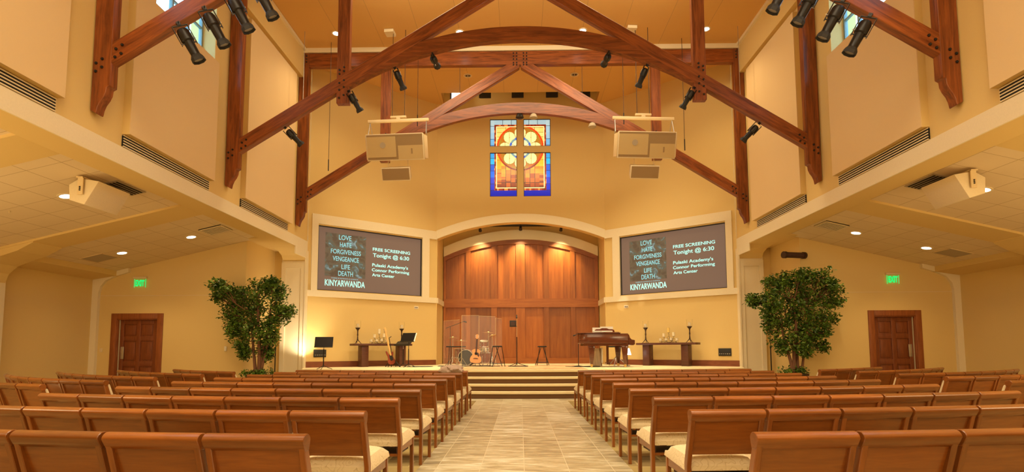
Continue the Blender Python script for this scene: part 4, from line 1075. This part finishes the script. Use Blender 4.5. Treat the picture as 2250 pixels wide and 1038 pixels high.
make_tree('left', -7.33, 15.0, [(468, 625, 14), (480, 632, 20), (492, 655, 24), (515, 650, 24), (540, 668, 26), (560, 640, 26), (575, 622, 18), (592, 625, 20), (605, 640, 16), (600, 662, 22), (628, 683, 14), (612, 690, 20), (500, 688, 24), (530, 695, 28), (562, 690, 30), (590, 705, 18), (505, 720, 18), (520, 738, 24), (548, 725, 26), (580, 735, 24), (594, 745, 14), (525, 765, 14), (530, 778, 10), (575, 765, 16), (582, 780, 10), (590, 618, 10), (470, 650, 10)], 3,
          [(-.10, .0, -.35, .1, 2.3, .05), (.0, -.05, .0, -.1, 2.6, .06), (.08, .03, .25, .0, 2.5, .05), (-.02, .08, -.15, .15, 2.4, .045), (.12, -.02, .35, -.1, 2.2, .04)])
make_tree('right', 7.52, 15.0, [(1648, 660, 12), (1662, 665, 16), (1690, 668, 22), (1700, 622, 20), (1722, 618, 20), (1745, 612, 18), (1768, 605, 16), (1795, 615, 20), (1818, 628, 18), (1832, 640, 14), (1828, 665, 16), (1810, 655, 20), (1705, 640, 26), (1735, 645, 30), (1770, 645, 30), (1690, 690, 24), (1722, 685, 30), (1760, 685, 30), (1795, 690, 26), (1818, 705, 14), (1700, 720, 22), (1735, 720, 28), (1770, 722, 26), (1798, 730, 18), (1712, 752, 20), (1708, 770, 14), (1745, 755, 24), (1775, 755, 18), (1795, 765, 12), (1760, 775, 14), (1680, 710, 14)], 5,
          [(-.12, .0, -.30, .1, 2.3, .05), (-.03, -.05, .0, -.1, 2.6, .055), (.06, .03, .25, .0, 2.5, .045), (.0, .08, -.1, .15, 2.4, .04), (.16, -.02, .4, -.1, 2.2, .04)])

# ================================================================== ON THE STAGE
SZ = .69
# console tables with candles
WAX = {}
def candle(x, y, z, r, h, lab, mat='candle_wax', group='pillar candles on the stage tables'):
    root = empty('pillar_candle', (x, y, z)); tag(root, lab, 'candle', group)
    MB().lathe([(r, 0), (r, h), (r * .8, h - .004)], n=14).build('wax', mat, root, world=False)
    MB().cyl((0, 0, h - .004), (0, 0, h + .012), .0025, n=5).build('wick', 'black_matte', root, world=False)
for s, side in ((-1, 'left'), (1, 'right')):
    MW = MWL if s < 0 else MWR
    tc_ = 2.47 if s < 0 else 2.27
    o = MW @ Vector((tc_, -.45, SZ)); d3 = MW.to_3x3() @ Vector((1, 0, 0)); rz = math.atan2(d3.y, d3.x)
    if s > 0: rz -= PI
    fx = 1 if s < 0 else -1                                # local x -> along wall
    root = empty('console_table', o, rz); tag(root, 'long dark wooden console table against the %s screen wall, candles on top' % side, 'table')
    MB().box(-1.06, 1.06, -.23, .23, .72, .79).build('table_top', 'table_wood', root, bevel=.006, world=False)
    lx = (-.66, .72) if s < 0 else (-.72, .66)
    for a in lx: MB().box(a - .12, a + .12, -.17, .17, 0, .72).build('leg', 'table_wood', root, bevel=.005, world=False)
    def T(t, dy=0.):                                       # point on the table top at wall coordinate t
        return MW @ Vector((t, -.45 + dy, SZ + .79))
    for t, nm in (((1.60, 'outer'), (3.22, 'inner')) if s < 0 else ((3.06, 'inner'), (1.48, 'outer'))):
        p = T(t); r_ = empty('candle_holder', p); tag(r_, 'tall dark candle holder with glass shade at the %s end of the %s console table' % (nm, side), 'candle holder')
        MB().lathe([(.018, .10), (.03, .14), (.02, .17), (.022, .20), (.016, .24), (.026, .30), (.018, .36), (.022, .42), (.03, .46), (.07, .51), (.085, .525), (.085, .54), (.01, .54)], n=16).build('stem', 'bronze', r_, smooth=True, world=False)
        for k in range(3):
            a = k * 2 * PI / 3 + .5
            MB().tube([(0, 0, .13), (.05 * math.cos(a), .05 * math.sin(a), .08), (.10 * math.cos(a), .10 * math.sin(a), .02), (.13 * math.cos(a), .13 * math.sin(a), .008)], [.016, .012, .010, .008], 7).build('foot', 'bronze', r_, world=False)
        MB().lathe([(.088, .545), (.092, .62), (.098, .78), (.095, .78), (.089, .62), (.085, .55)], n=20, caps=False).build('glass_shade', 'clear_glass', r_, smooth=True, world=False)
        candle(p.x, p.y, p.z + .545, .05, .13, 'ivory candle inside the glass shade at the %s end of the %s table' % (nm, side))
    t0 = 2.37 if s < 0 else 2.22
    p = T(t0); r_ = empty('candelabra', p, rz); tag(r_, 'wrought iron candelabra with pillar candles in the middle of the %s table' % side, 'candle holder')
    cups = [(-.29, .06), (-.17, .20), (-.09, .07), (0.0, .34), (.09, .08), (.18, .22), (.29, .06)]
    q = MB().tube([(-.30, 0, .01), (-.2, 0, .03), (0, 0, .01), (.2, 0, .03), (.30, 0, .01)], .007, 6)
    for k, (cx_, cz_) in enumerate(cups):
        q.tube([(cx_ * .5, 0, .015), (cx_ * .8 + .03, 0, cz_ * .5), (cx_, 0, cz_)], .006, 6)
        q.tube([(cx_ + .045 * math.cos(a * PI / 5), 0, cz_ * .5 + .045 * math.sin(a * PI / 5)) for a in range(11)], .004, 5)
        q.lathe([(.042, cz_ - .004), (.042, cz_ + .004)], (cx_, 0, 0), 12)
    q.tube([(0, -.12, .01), (0, .12, .01)], .007, 6)
    q.build('iron_frame', 'bronze', r_, world=False)
    for k, (cx_, cz_) in enumerate(cups):
        h = (.09, .12, .08, .17, .09, .13, .09)[k]
        w = r_.matrix_basis @ Vector((cx_, 0, cz_ + .005))
        candle(w.x, w.y, w.z, .046, h, '%s pillar candle from the left on the %s table candelabra%s' % (ORD[k], side, ', the tallest' if k == 3 else ''), 'candle_yellow' if (k == 3 and s > 0) else 'candle_wax')

# music stands
def music_stand(name, loc, rz, h, lab, tiltd=25, paper=False):
    r_ = empty(name, loc, rz); tag(r_, lab, 'music stand')
    Mt = Matrix.Translation((0, 0, h)) @ Matrix.Rotation(R(-tiltd), 4, 'X')
    MB().box(-.26, .26, -.006, .006, -.16, .18, Mt).box(-.26, .26, -.06, 0, -.17, -.16, Mt).build('desk', 'black_metal', r_, world=False)
    MB().cyl((0, .01, .35), (0, .01, h - .02), .011, n=10).build('upper_tube', 'grey_metal' if not paper else 'black_metal', r_, world=False)
    MB().cyl((0, .01, .08), (0, .01, .6), .016, n=10).build('lower_tube', 'black_metal', r_, world=False)
    for k in range(3):
        a = k * 2 * PI / 3 + .4
        MB().tube([(0, .01, .12), (.14 * math.cos(a), .14 * math.sin(a), .05), (.26 * math.cos(a), .26 * math.sin(a), .008)], .009, 6).build('leg', 'black_metal', r_, world=False)
    if paper: MB().box(.235, .275, -.012, -.008, -.155, .175, Mt).build('paper_sheet', 'paper', r_, world=False)
    return r_
music_stand('music_stand', (-5.87, 15.95, SZ), R(12), .80, 'black music stand alone at the left edge of the stage')
music_stand('music_stand', (-3.75, 17.9, SZ), R(-18), .98, 'black music stand near the left console table, white sheet at its edge', 30, True)
music_stand('music_stand', (-3.98, 18.15, SZ), R(-10), .78, 'slim black stand just left of the music stand with the white sheet', 65)

# guitars
def guitar_outline(n=40, L_=.5, w_l=.20, w_u=.145, waist=.12):
    P = []
    for i in range(n):
        t = i / (n - 1); z = L_ * t
        if t < .12: w = w_l * math.sqrt(max(0, 1 - ((.12 - t) / .12) ** 2)) * .93
        elif t < .36: w = w_l * (.93 + .07 * math.sin((t - .12) / .24 * PI))
        elif t < .62: w = w_l * .93 + (waist - w_l * .93) * (.5 - .5 * math.cos((t - .36) / .26 * PI))
        elif t < .84: w = waist + (w_u - waist) * (.5 - .5 * math.cos((t - .62) / .22 * PI))
        else: w = w_u * math.sqrt(max(0, 1 - ((t - .84) / .16) ** 2))
        P.append((max(w, .002), z))
    return P + [(-x, z) for x, z in P[::-1]]
r_ = empty('acoustic_guitar', (-1.56, 18.35, SZ + .11), R(6)); tag(r_, 'acoustic guitar with light wooden top standing in front of the drum kit', 'guitar')
Mg = Matrix.Rotation(R(-9), 4, 'X') @ Matrix.Rotation(R(4), 4, 'Y')
out = guitar_outline()
MB().prism(out, .0, .10, 'y', Mg).build('body', 'guitar_side', r_, world=False)
MB().prism([(x * .985, z * .985 + .004) for x, z in out], -.006, .0, 'y', Mg).build('sound_board', 'guitar_top', r_, world=False)
q = MB().lathe([(.05, -.003), (.05, .003)], n=24, M=Mg @ Matrix.Translation((0, -.009, .335)) @ Matrix.Rotation(R(90), 4, 'X')); q.build('sound_hole', 'slot_black', r_, world=False)
MB().prism([(.035, .29), (.10, .22), (.115, .27), (.085, .36), (.05, .38)], -.012, -.006, 'y', Mg).build('pickguard', 'dark_brown', r_, world=False)
MB().prism([(-.085, .155), (.085, .155), (.07, .175), (.02, .182), (-.02, .182), (-.07, .175)], -.018, -.006, 'y', Mg).build('bridge', 'dark_brown', r_, world=False)
MB().box(-.026, .026, -.022, .004, .39, .84, Mg).build('neck', 'dark_brown', r_, world=False)
hd_ = MB().prism([(-.027, .84), (.027, .84), (.038, .88), (.034, 1.0), (-.034, 1.0), (-.038, .88)], -.018, .0, 'y', Mg).build('headstock', 'guitar_top', r_, world=False)
for s in (-1, 1):
    for k in range(3): MB().cyl(Mg @ Vector((s * .03, -.01, .89 + k * .035)), Mg @ Vector((s * .062, -.01, .89 + k * .035)), .008, n=7).build('tuning_peg', 'chrome', hd_, world=False)
r_ = empty('guitar_stand', (-1.56, 18.38, SZ), R(6)); tag(r_, 'low black stand holding the acoustic guitar', 'stand')
for s in (-1, 1): MB().tube([(0, .16, .42), (s * .12, .05, .10), (s * .20, -.12, .0)], .009, 6).tube([(s * .12, .06, .105), (s * .12, -.10, .098)], .008, 6).build('leg', 'black_metal', r_, world=False)
MB().tube([(0, .16, .42), (0, .30, .0)], .009, 6).build('rear_leg', 'black_metal', r_, world=False)

r_ = empty('bass_guitar', (-4.30, 18.0, SZ + .09), R(55)); tag(r_, 'red electric bass guitar with maple neck leaning on a stand before the left console table', 'guitar')
Mg = Matrix.Rotation(R(-10), 4, 'X') @ Matrix.Rotation(R(-8), 4, 'Y')
bo = [(-.02, 0), (.08, .01), (.145, .06), (.155, .13), (.12, .20), (.10, .26), (.13, .33), (.15, .40), (.125, .43), (.08, .37), (.04, .34), (-.04, .34), (-.08, .38), (-.12, .48), (-.15, .47), (-.145, .38), (-.105, .28), (-.11, .20), (-.15, .13), (-.14, .06), (-.09, .015)]
MB().prism(bo, -.0, .042, 'y', Mg).build('body', 'bass_red', r_, bevel=.008, world=False)
MB().prism([(-.03, .12), (.07, .14), (.08, .24), (.06, .33), (-.06, .33), (-.07, .2)], -.004, 0, 'y', Mg).build('pickguard', 'black_matte', r_, world=False)
MB().box(-.024, .024, -.018, .01, .30, 1.06, Mg).build('neck', 'maple', r_, world=False)
hd_ = MB().prism([(-.024, 1.06), (.024, 1.06), (.03, 1.10), (.055, 1.14), (.05, 1.24), (.0, 1.28), (-.03, 1.22)], -.012, .006, 'y', Mg).build('headstock', 'maple', r_, bevel=.004, world=False)
for k in range(4): MB().cyl(Mg @ Vector((-.03, -.0, 1.10 + k * .035)), Mg @ Vector((-.075, -.0, 1.105 + k * .035)), .009, n=7).build('tuning_peg', 'chrome', hd_, world=False)
for z in (.14, .22): MB().box(-.035, .035, -.014, -.004, z, z + .03, Mg).build('pickup', 'black_matte', r_, world=False)
r_ = empty('guitar_stand', (-4.30, 18.1, SZ), R(28)); tag(r_, 'tall black folding stand holding the red bass guitar', 'stand')
MB().tube([(0, .22, .0), (-.03, .20, .60), (-.10, .20, .98), (-.06, .08, 1.02)], .012, 6).build('neck_rest', 'black_metal', r_, world=False)
MB().tube([(-.20, -.10, 0), (0, .14, .32), (.18, .32, .0)], .013, 6).build('leg', 'black_metal', r_, world=False)
MB().tube([(.22, -.10, 0), (0, .14, .34), (-.18, .32, .0)], .013, 6).build('leg', 'black_metal', r_, world=False)
MB().tube([(-.10, .08, .20), (-.10, -.12, .085)], .011, 6).build('cradle_arm', 'black_metal', r_, world=False); MB().tube([(.10, .08, .20), (.10, -.12, .085)], .011, 6).build('cradle_arm', 'black_metal', r_, world=False)

# folding stools
def make_stool():
    r_ = empty('folding_stool')
    MB().lathe([(.155, 0), (.165, .012), (.165, .035), (.15, .045), (0.01, .047)], (0, 0, .655), 24).build('seat', 'black_matte', r_, smooth=True, world=False)
    for sx_ in (-1, 1):
        for sy_ in (-1, 1):
            MB().cyl((sx_ * .06 - sy_ * .06, sy_ * .13, .66), (sx_ * .20 * 1.1, -sy_ * .0 + sy_ * .15, .0), .012, n=8).build('leg', 'black_metal', r_, world=False)
    for sy_ in (-1, 1): MB().cyl((-.19, sy_ * .148, .11), (.19, sy_ * .148, .11), .009, n=6).build('stretcher', 'black_metal', r_, world=False)
    for sx_ in (-1, 1): MB().cyl((sx_ * .185, -.148, .15), (sx_ * .185, .148, .15), .009, n=6).build('stretcher', 'black_metal', r_, world=False)
    return r_
st0 = make_stool(); st0.location = (-.80, 18.0, SZ); st0.rotation_euler.z = R(20); tag(st0, 'black folding stool beside the drum kit and acoustic guitar', 'stool', 'folding stools on the stage')
st1 = copy_tree(st0); st1.location = (.75, 19.4, SZ); st1.rotation_euler.z = R(-15); tag(st1, 'black folding stool alone on the rug right of the microphone', 'stool', 'folding stools on the stage')

# centre microphone
r_ = empty('microphone_stand', (-.15, 18.3, SZ)); tag(r_, 'tall black microphone stand with a small square monitor in the centre of the stage', 'microphone stand')
MB().cyl((0, 0, .05), (0, 0, 1.0), .014, n=10).build('lower_tube', 'black_metal', r_, world=False)
MB().cyl((0, 0, 1.0), (0, 0, 1.68), .008, n=8).build('upper_tube', 'chrome', r_, world=False)
for k in range(3):
    a = k * 2 * PI / 3 + .3; MB().tube([(0, 0, .12), (.34 * math.cos(a), .34 * math.sin(a), .012)], .010, 6).build('leg', 'black_metal', r_, world=False)
MB().cyl((0, -.04, 1.66), (0, .10, 1.74), .016, .022, 10).ball((0, -.06, 1.65), .028).build('microphone', 'black_matte', r_, smooth=True, world=False)
MB().box(-.24, -.02, -.03, -.005, 1.34, 1.56).build('monitor', 'black_matte', r_, bevel=.006, world=False)
MB().box(-.20, -.06, -.034, -.030, 1.38, 1.52).build('monitor_face', 'dark_brown', r_, world=False)
MB().cyl((-.03, -.01, 1.36), (.0, 0, 1.36), .012, n=8).build('bracket', 'black_metal', r_, world=False)
r_ = empty('microphone_stand', (1.93, 18.3, SZ)); tag(r_, 'black microphone stand on a round base left of the grand piano', 'microphone stand')
MB().lathe([(.14, 0), (.14, .012), (.03, .03)], n=24).build('base', 'black_metal', r_, world=False)
MB().cyl((0, 0, .02), (0, 0, 1.06), .012, n=10).build('tube', 'black_metal', r_, world=False)
MB().cyl((-.11, -.02, 1.05), (.10, 0, 1.12), .012, n=8).build('boom', 'black_metal', r_, world=False)
MB().cyl((-.10, -.02, 1.055), (-.17, -.03, 1.03), .018, .024, 10).build('microphone', 'black_matte', r_, smooth=True, world=False)

# drum kit (each drum, cymbal and stand)
def drum(name, loc, r, h, lab, axis='z', mat='drum_shell', head='skin_drum', rot=None, legs=0, z0=None):
    r_ = empty(name, loc); tag(r_, lab, 'drum')
    Mx = rot if rot is not None else Matrix.Identity(4)
    MB().lathe([(r, 0), (r, h)], n=28, M=Mx).build('shell', mat, r_, world=False)
    MB().lathe([(r * .97, h), (r * .97, h + .006)], n=28, M=Mx).build('drum_head', head, r_, world=False)
    for zz in (0, h - .02):
        MB().lathe([(r + .012, zz), (r + .012, zz + .022), (r - .004, zz + .022), (r - .004, zz), (r + .012, zz)], n=28, M=Mx, caps=False).build('hoop', 'chrome', r_, world=False)
    for k in range(8):
        a = k * PI / 4; MB().cyl(Mx @ Vector(((r + .01) * math.cos(a), (r + .01) * math.sin(a), .02)), Mx @ Vector(((r + .01) * math.cos(a), (r + .01) * math.sin(a), h - .02)), .006, n=5).build('tension_rod', 'chrome', r_, world=False)
    for k in range(legs):
        a = k * 2 * PI / 3; MB().cyl(((r + .02) * math.cos(a), (r + .02) * math.sin(a), z0), ((r + .02) * math.cos(a), (r + .02) * math.sin(a), h * .7), .008, n=6).build('leg', 'chrome', r_, world=False)
RX = Matrix.Rotation(R(90), 4, 'X')
kr = Matrix.Translation((0, 0, .29)) @ Matrix.Rotation(R(-12), 4, 'Z') @ RX
drum('bass_drum', (-1.88, 19.55, SZ + .005), .275, .42, 'large bass drum with dark front head behind the acoustic guitar', rot=kr, head='black_matte')
drum('tom_drum', (-1.34, 19.45, SZ + .70), .15, .20, 'small reddish tom drum high on the right of the kit', rot=Matrix.Rotation(R(14), 4, 'X'))
drum('snare_drum', (-1.30, 19.2, SZ + .50), .165, .13, 'silver snare drum below the right tom', mat='chrome')
drum('floor_tom', (-1.28, 19.3, SZ + .09), .19, .38, 'reddish floor tom at the right of the drum kit', legs=3, z0=-.085)
drum('floor_tom', (-2.20, 19.4, SZ + .28), .19, .34, 'reddish floor tom at the left of the drum kit', legs=3, z0=-.275)
def cymbal(x, y, z, r, lab, tilt=0, legs='chrome'):
    r_ = empty('cymbal_stand', (x, y, SZ)); tag(r_, lab, 'cymbal')
    Mt = Matrix.Translation((0, 0, z - SZ)) @ Matrix.Rotation(R(tilt), 4, 'Y')
    MB().lathe([(r, -.012), (r * .6, .004), (.05, .012), (.035, .03), (.005, .035)], n=28, M=Mt).build('cymbal', 'brass', r_, smooth=True, world=False)
    MB().cyl((0, 0, .3), (0, 0, z - SZ + .05), .009, n=8).build('rod', legs, r_, world=False)
    MB().cyl((0, 0, .12), (0, 0, .6), .014, n=8).build('tube', legs, r_, world=False)
    for k in range(3):
        a = k * 2 * PI / 3 + .5; MB().tube([(0, 0, .34), (.24 * math.cos(a), .24 * math.sin(a), .01)], .009, 6).build('leg', legs, r_, world=False)
cymbal(-2.12, 19.0, 1.58, .23, 'wide cymbal on a stand at the left of the drum kit')
cymbal(-1.18, 19.4, 1.88, .22, 'highest cymbal at the right of the drum kit', 4)
cymbal(-2.45, 19.3, 1.70, .17, 'flat hi-hat cymbals at the far left of the drum kit')
cymbal(-1.02, 18.95, 1.76, .15, 'tilted small cymbal at the right edge of the drum kit', -18)
r_ = empty('drum_table', (-2.28, 18.85, SZ)); tag(r_, 'flat dark percussion tray on thin legs in front of the left drums', 'tray')
MB().box(-.33, .33, -.12, .12, .66, .70).build('tray', 'black_matte', r_, bevel=.005, world=False)
for a in (-.24, -.16, .2): MB().cyl((a, 0, .66), (a * 1.1, 0, .0), .010, n=7).build('leg', 'black_metal', r_, world=False)
r_ = empty('boom_microphone', (-2.58, 19.6, SZ)); tag(r_, 'boom stand with overhead microphone above the left of the drum kit', 'microphone stand')
MB().cyl((0, 0, .02), (0, 0, 1.42), .010, n=8).build('tube', 'black_metal', r_, world=False)
MB().cyl((-.16, 0, 1.36), (.50, -.05, 1.60), .010, n=8).build('boom', 'black_metal', r_, world=False)
MB().cyl((.50, -.05, 1.60), (.60, -.06, 1.57), .022, n=8).build('microphone', 'black_matte', r_, world=False)
for k in range(3):
    a = k * 2 * PI / 3; MB().tube([(0, 0, .2), (.28 * math.cos(a), .28 * math.sin(a), .01)], .008, 6).build('leg', 'black_metal', r_, world=False)
# plexiglass drum shield
r_ = empty('drum_shield', (-1.7, 18.6, SZ)); tag(r_, 'clear upright acrylic screen standing around the drum kit', 'drum screen')
cor = [(-2.80, 19.5, 1.62), (-2.15, 18.75, 1.62), (-2.06, 18.62, 1.76), (-1.46, 18.62, 1.76), (-.90, 18.95, 1.72), (-.70, 19.5, 1.66)]
for (xa, ya, ha), (xb, yb, hb) in ((cor[0], cor[1]), (cor[2], cor[3]), (cor[3], cor[4]), (cor[4], cor[5])):
    d = Vector((xb - xa, yb - ya, 0)); n_ = Vector((d.y, -d.x, 0)).normalized() * .004
    P = [(xa - n_.x, ya - n_.y), (xb - n_.x, yb - n_.y), (xb + n_.x, yb + n_.y), (xa + n_.x, ya + n_.y)]
    h = (ha + hb) / 2
    MB().prism(P, SZ, SZ + h, 'z').build('acrylic_panel', 'plexi', r_)
    MB().cyl((xa, ya, SZ), (xa, ya, SZ + h), .005, n=6).build('hinge_edge', 'cream_metal', r_)
    MB().cyl((xa, ya, SZ + h), (xb, yb, SZ + h), .0035, n=5).build('top_edge', 'cream_metal', r_)
# cables on the stage floor
rnd = random.Random(11)
for i, (x, y, lab) in enumerate(((-2.3, 18.4, 'tangle of dark cables in front of the left side of the drum kit'), (-1.2, 18.3, 'tangle of cables below the acoustic guitar'), (-.1, 18.0, 'coiled black cable at the foot of the centre microphone'), (-3.4, 17.9, 'black cable with white plugs beside the music stand'), (2.0, 17.6, 'cable on the floor left of the piano'))):
    q = MB(); pts = []
    for k in range(40):
        a = k * .8; r = .12 + .1 * math.sin(k * .7 + i); pts.append((r * 2.2 * math.cos(a) + (k - 20) * .012, r * math.sin(a), .012 + .01 * abs(math.sin(k))))
    q.tube(pts, .008, 5); o = q.build('stage_cable', 'black_matte'); o.location = (x, y, SZ); tag(o, lab, 'cable')
o = MB().box(-.12, .12, -.08, .08, 0, .06).build('stomp_box', 'cream_shell', bevel=.01); o.location = (.34, 17.9, SZ); tag(o, 'small pale floor box right of the centre microphone', 'pedal')

# grand piano, keyboard end to the right
PX, PY = 2.70, 17.85
r_ = empty('grand_piano', (PX, PY, SZ)); tag(r_, 'brown baby grand piano with closed lid and papers on it, right of centre stage', 'piano')
def pol(pts): return [(x - PX, y - PY) for x, y in pts]
near, far = 17.15, 18.60
body = [(3.40, near), (2.25, near), (2.02, near + .03), (1.88, near + .12), (1.82, near + .27), (1.83, near + .45), (1.93, near + .62), (2.10, near + .73), (2.35, near + .80), (2.60, near + .92), (2.80, near + 1.12), (3.0, near + 1.32), (3.2, far - .03), (3.40, far)]
MB().prism(pol(body), .75, 1.072, 'z').build('rim', 'piano_wood', r_, bevel=.02, seg=2, world=False)
low = [(x + (.10 if x < 2.4 else 0), y + .05) for x, y in body]
MB().prism(pol(low), .68, .76, 'z').build('case_bottom', 'piano_wood', r_, world=False)
lid = [(3.15, near - .03), (2.25, near - .03), (2.0, near), (1.85, near + .09), (1.78, near + .27), (1.79, near + .47), (1.90, near + .66), (2.08, near + .77), (2.33, near + .84), (2.58, near + .95), (2.78, near + 1.15), (2.98, near + 1.35), (3.15, far + .03)]
MB().prism(pol(lid), 1.075, 1.10, 'z').build('lid', 'piano_wood', r_, bevel=.006, world=False)
MB().prism(pol([(2.62, near + .06), (3.12, near + .06), (3.12, far - .06), (2.72, far - .3)]), 1.10, 1.118, 'z').build('lid_flap', 'piano_wood', r_, world=False)
# key cheek, stepped
for y0 in (near, far - .06):
    MB().prism([(3.40 - PX, .72), (3.60 - PX, .72), (3.60 - PX, .86), (3.50 - PX, .88), (3.45 - PX, .93), (3.42 - PX, 1.03), (3.40 - PX, 1.04)], y0 - PY, y0 + .06 - PY, 'y').build('key_cheek', 'piano_wood', r_, world=False)
MB().box(3.38 - PX, 3.58 - PX, near + .06 - PY, far - .06 - PY, .70, .80).build('key_bed', 'piano_wood', r_, world=False)
MB().box(3.42 - PX, 3.57 - PX, near + .1 - PY, far - .1 - PY, .80, .82).build('keys', 'paper', r_, world=False)
for x, y, nm in ((2.25, near + .22, 0), (3.30, near + .12, 0), (3.30, far - .12, 0)):
    lg_ = MB().prism([(-.11, .70), (.11, .70), (.095, .60), (.065, .30), (.042, .10), (-.042, .10), (-.065, .30), (-.095, .60)], -.06, .06, 'y', Matrix.Translation((x - PX, y - PY, 0))).build('leg', 'piano_wood', r_, bevel=.01, world=False)
    MB().cyl((x - PX, y - PY - .02, .05), (x - PX, y - PY + .02, .05), .045, n=12).cyl((x - PX, y - PY, .05), (x - PX, y - PY, .11), .02, n=8).build('caster', 'brass', lg_, world=False)
MB().box(2.82 - PX, 2.86 - PX, 17.72 - PY, 17.76 - PY, .12, .70).box(2.82 - PX, 2.86 - PX, 17.94 - PY, 17.98 - PY, .12, .70).box(2.78 - PX, 2.90 - PX, 17.68 - PY, 18.02 - PY, .08, .15).build('pedal_lyre', 'piano_wood', r_, world=False)
for k in range(3): MB().box(2.88 - PX, 3.0 - PX, 17.75 + k * .08 - PY, 17.79 + k * .08 - PY, .06, .075).build('pedal', 'brass', r_, world=False)
Mt = Matrix.Translation((2.72 - PX, 17.60 - PY, 1.12)) @ Matrix.Rotation(R(10), 4, 'Z') @ Matrix.Rotation(R(-18), 4, 'X')
MB().prism([(-.34, 0), (.34, 0), (.33, .08), (.27, .11), (.16, .11), (.08, .145), (-.08, .145), (-.16, .11), (-.27, .11), (-.33, .08)], -.01, .01, 'y', Mt).build('music_desk', 'piano_wood', r_, world=False)
for i, (x0, x1, y, z0, z1, lab) in enumerate(((2.36, 2.62, 17.62, .0, .17, 'white sheet standing on the left of the piano music desk'), (2.62, 3.04, 17.62, .0, .20, 'white sheets standing on the right of the piano music desk'))):
    o = MB().box(x0, x1, y + .26, y + .27, SZ + 1.10 + z0, SZ + 1.12 + z1).build('sheet_music', 'paper'); tag(o, lab, 'sheet music')
for x0, x1, lab in ((2.30, 2.55, 'open white pages lying on the left of the piano lid'), (2.56, 2.92, 'open white pages lying on the right of the piano lid')):
    o = MB().box(x0, x1, 17.25, 17.5, SZ + 1.12, SZ + 1.16).build('open_book', 'paper', bevel=.008); tag(o, lab, 'book')
# draped cloth and things below the piano
q = MB(); n_ = 28; vs = []
for j in range(9):
    for i in range(n_):
        t = 2 * PI * i / n_; k = 1 + (.05 + .02 * (8 - j)) * math.sin(7 * t + .4 * j)
        vs.append((2.50 + .17 * k * math.cos(t) * (1.0 if j < 7 else .85), 18.05 + .17 * k * math.sin(t), SZ + .02 + j * .073))
fs = [(j * n_ + i, j * n_ + (i + 1) % n_, (j + 1) * n_ + (i + 1) % n_, (j + 1) * n_ + i) for j in range(8) for i in range(n_)] + [list(range(8 * n_, 9 * n_)), list(range(n_))[::-1]]
o = q.add(vs, fs).build('draped_cloth', 'pale_cloth', smooth=True); tag(o, 'pale cloth draped over a tall box under the piano', 'cloth')
o = MB().box(2.63, 2.67, 17.75, 17.95, SZ + .12, SZ + .62).build('white_board', 'paper', bevel=.004); o.rotation_euler = (0, 0, 0); tag(o, 'narrow white board leaning beside the cloth under the piano', 'board')
r_ = empty('tripod_stand', (3.32, 18.9, SZ)); tag(r_, 'grey tripod stand behind the right end of the piano', 'stand')
MB().cyl((0, 0, .2), (0, 0, .66), .014, n=8).build('tube', 'black_metal', r_, world=False)
for k in range(3):
    a = k * 2 * PI / 3 + .1; MB().tube([(0, 0, .34), (.36 * math.cos(a), .36 * math.sin(a), .01)], .012, 6).build('leg', 'grey_metal', r_, world=False)
MB().box(-.32, .28, -.14, .14, .64, .69).build('tray', 'black_matte', r_, world=False)
r_ = empty('work_lamp', (3.66, 18.7, SZ)); tag(r_, 'small lamp with glowing white shade behind the right end of the piano', 'lamp')
MB().lathe([(.13, .38), (.07, .60)], n=20).build('lamp_shade', 'lamp_white', r_, world=False)
MB().cyl((0, 0, .02), (0, 0, .40), .01, n=8).build('stem', 'black_metal', r_, world=False); MB().lathe([(.09, 0), (.09, .02)], n=16).build('base', 'black_metal', r_, world=False)

# ================================================================== LAMPS WITH THEIR OWN BEAMS
# uplights on the stage ends that wash the pilasters
spot('stage_uplight_left', (-6.75, 17.0, .95), (-7.3, 17.6, 2.2), 150, 100, .8, (1, .86, .6), .05)
spot('stage_wash_left', (-3.0, 13.0, 7.7), (-5.0, 17.0, .8), 750, 50, .8, WARM2, .1)
spot('stage_wash_right', (3.0, 13.0, 7.7), (5.0, 17.0, .8), 600, 50, .8, WARM2, .1)
spot('stage_wash_centre', (0., 13.0, 8.4), (0., 17.0, .8), 600, 55, .8, WARM2, .1)
spot('streak_a', (2.9, 13.1, 7.6), (3.80, 20.1, 3.0), 1000, 3.0, .6, (1, .93, .8), .01)
spot('streak_b', (3.5, 13.1, 7.6), (4.4, 19.7, 3.0), 600, 2.2, .6, (1, .93, .8), .01)
spot('slot_glow', (-2.3, 19.95, 11.1), (1.5, 20.4, 11.2), 60, 110, .9, (1, .86, .6), .08)
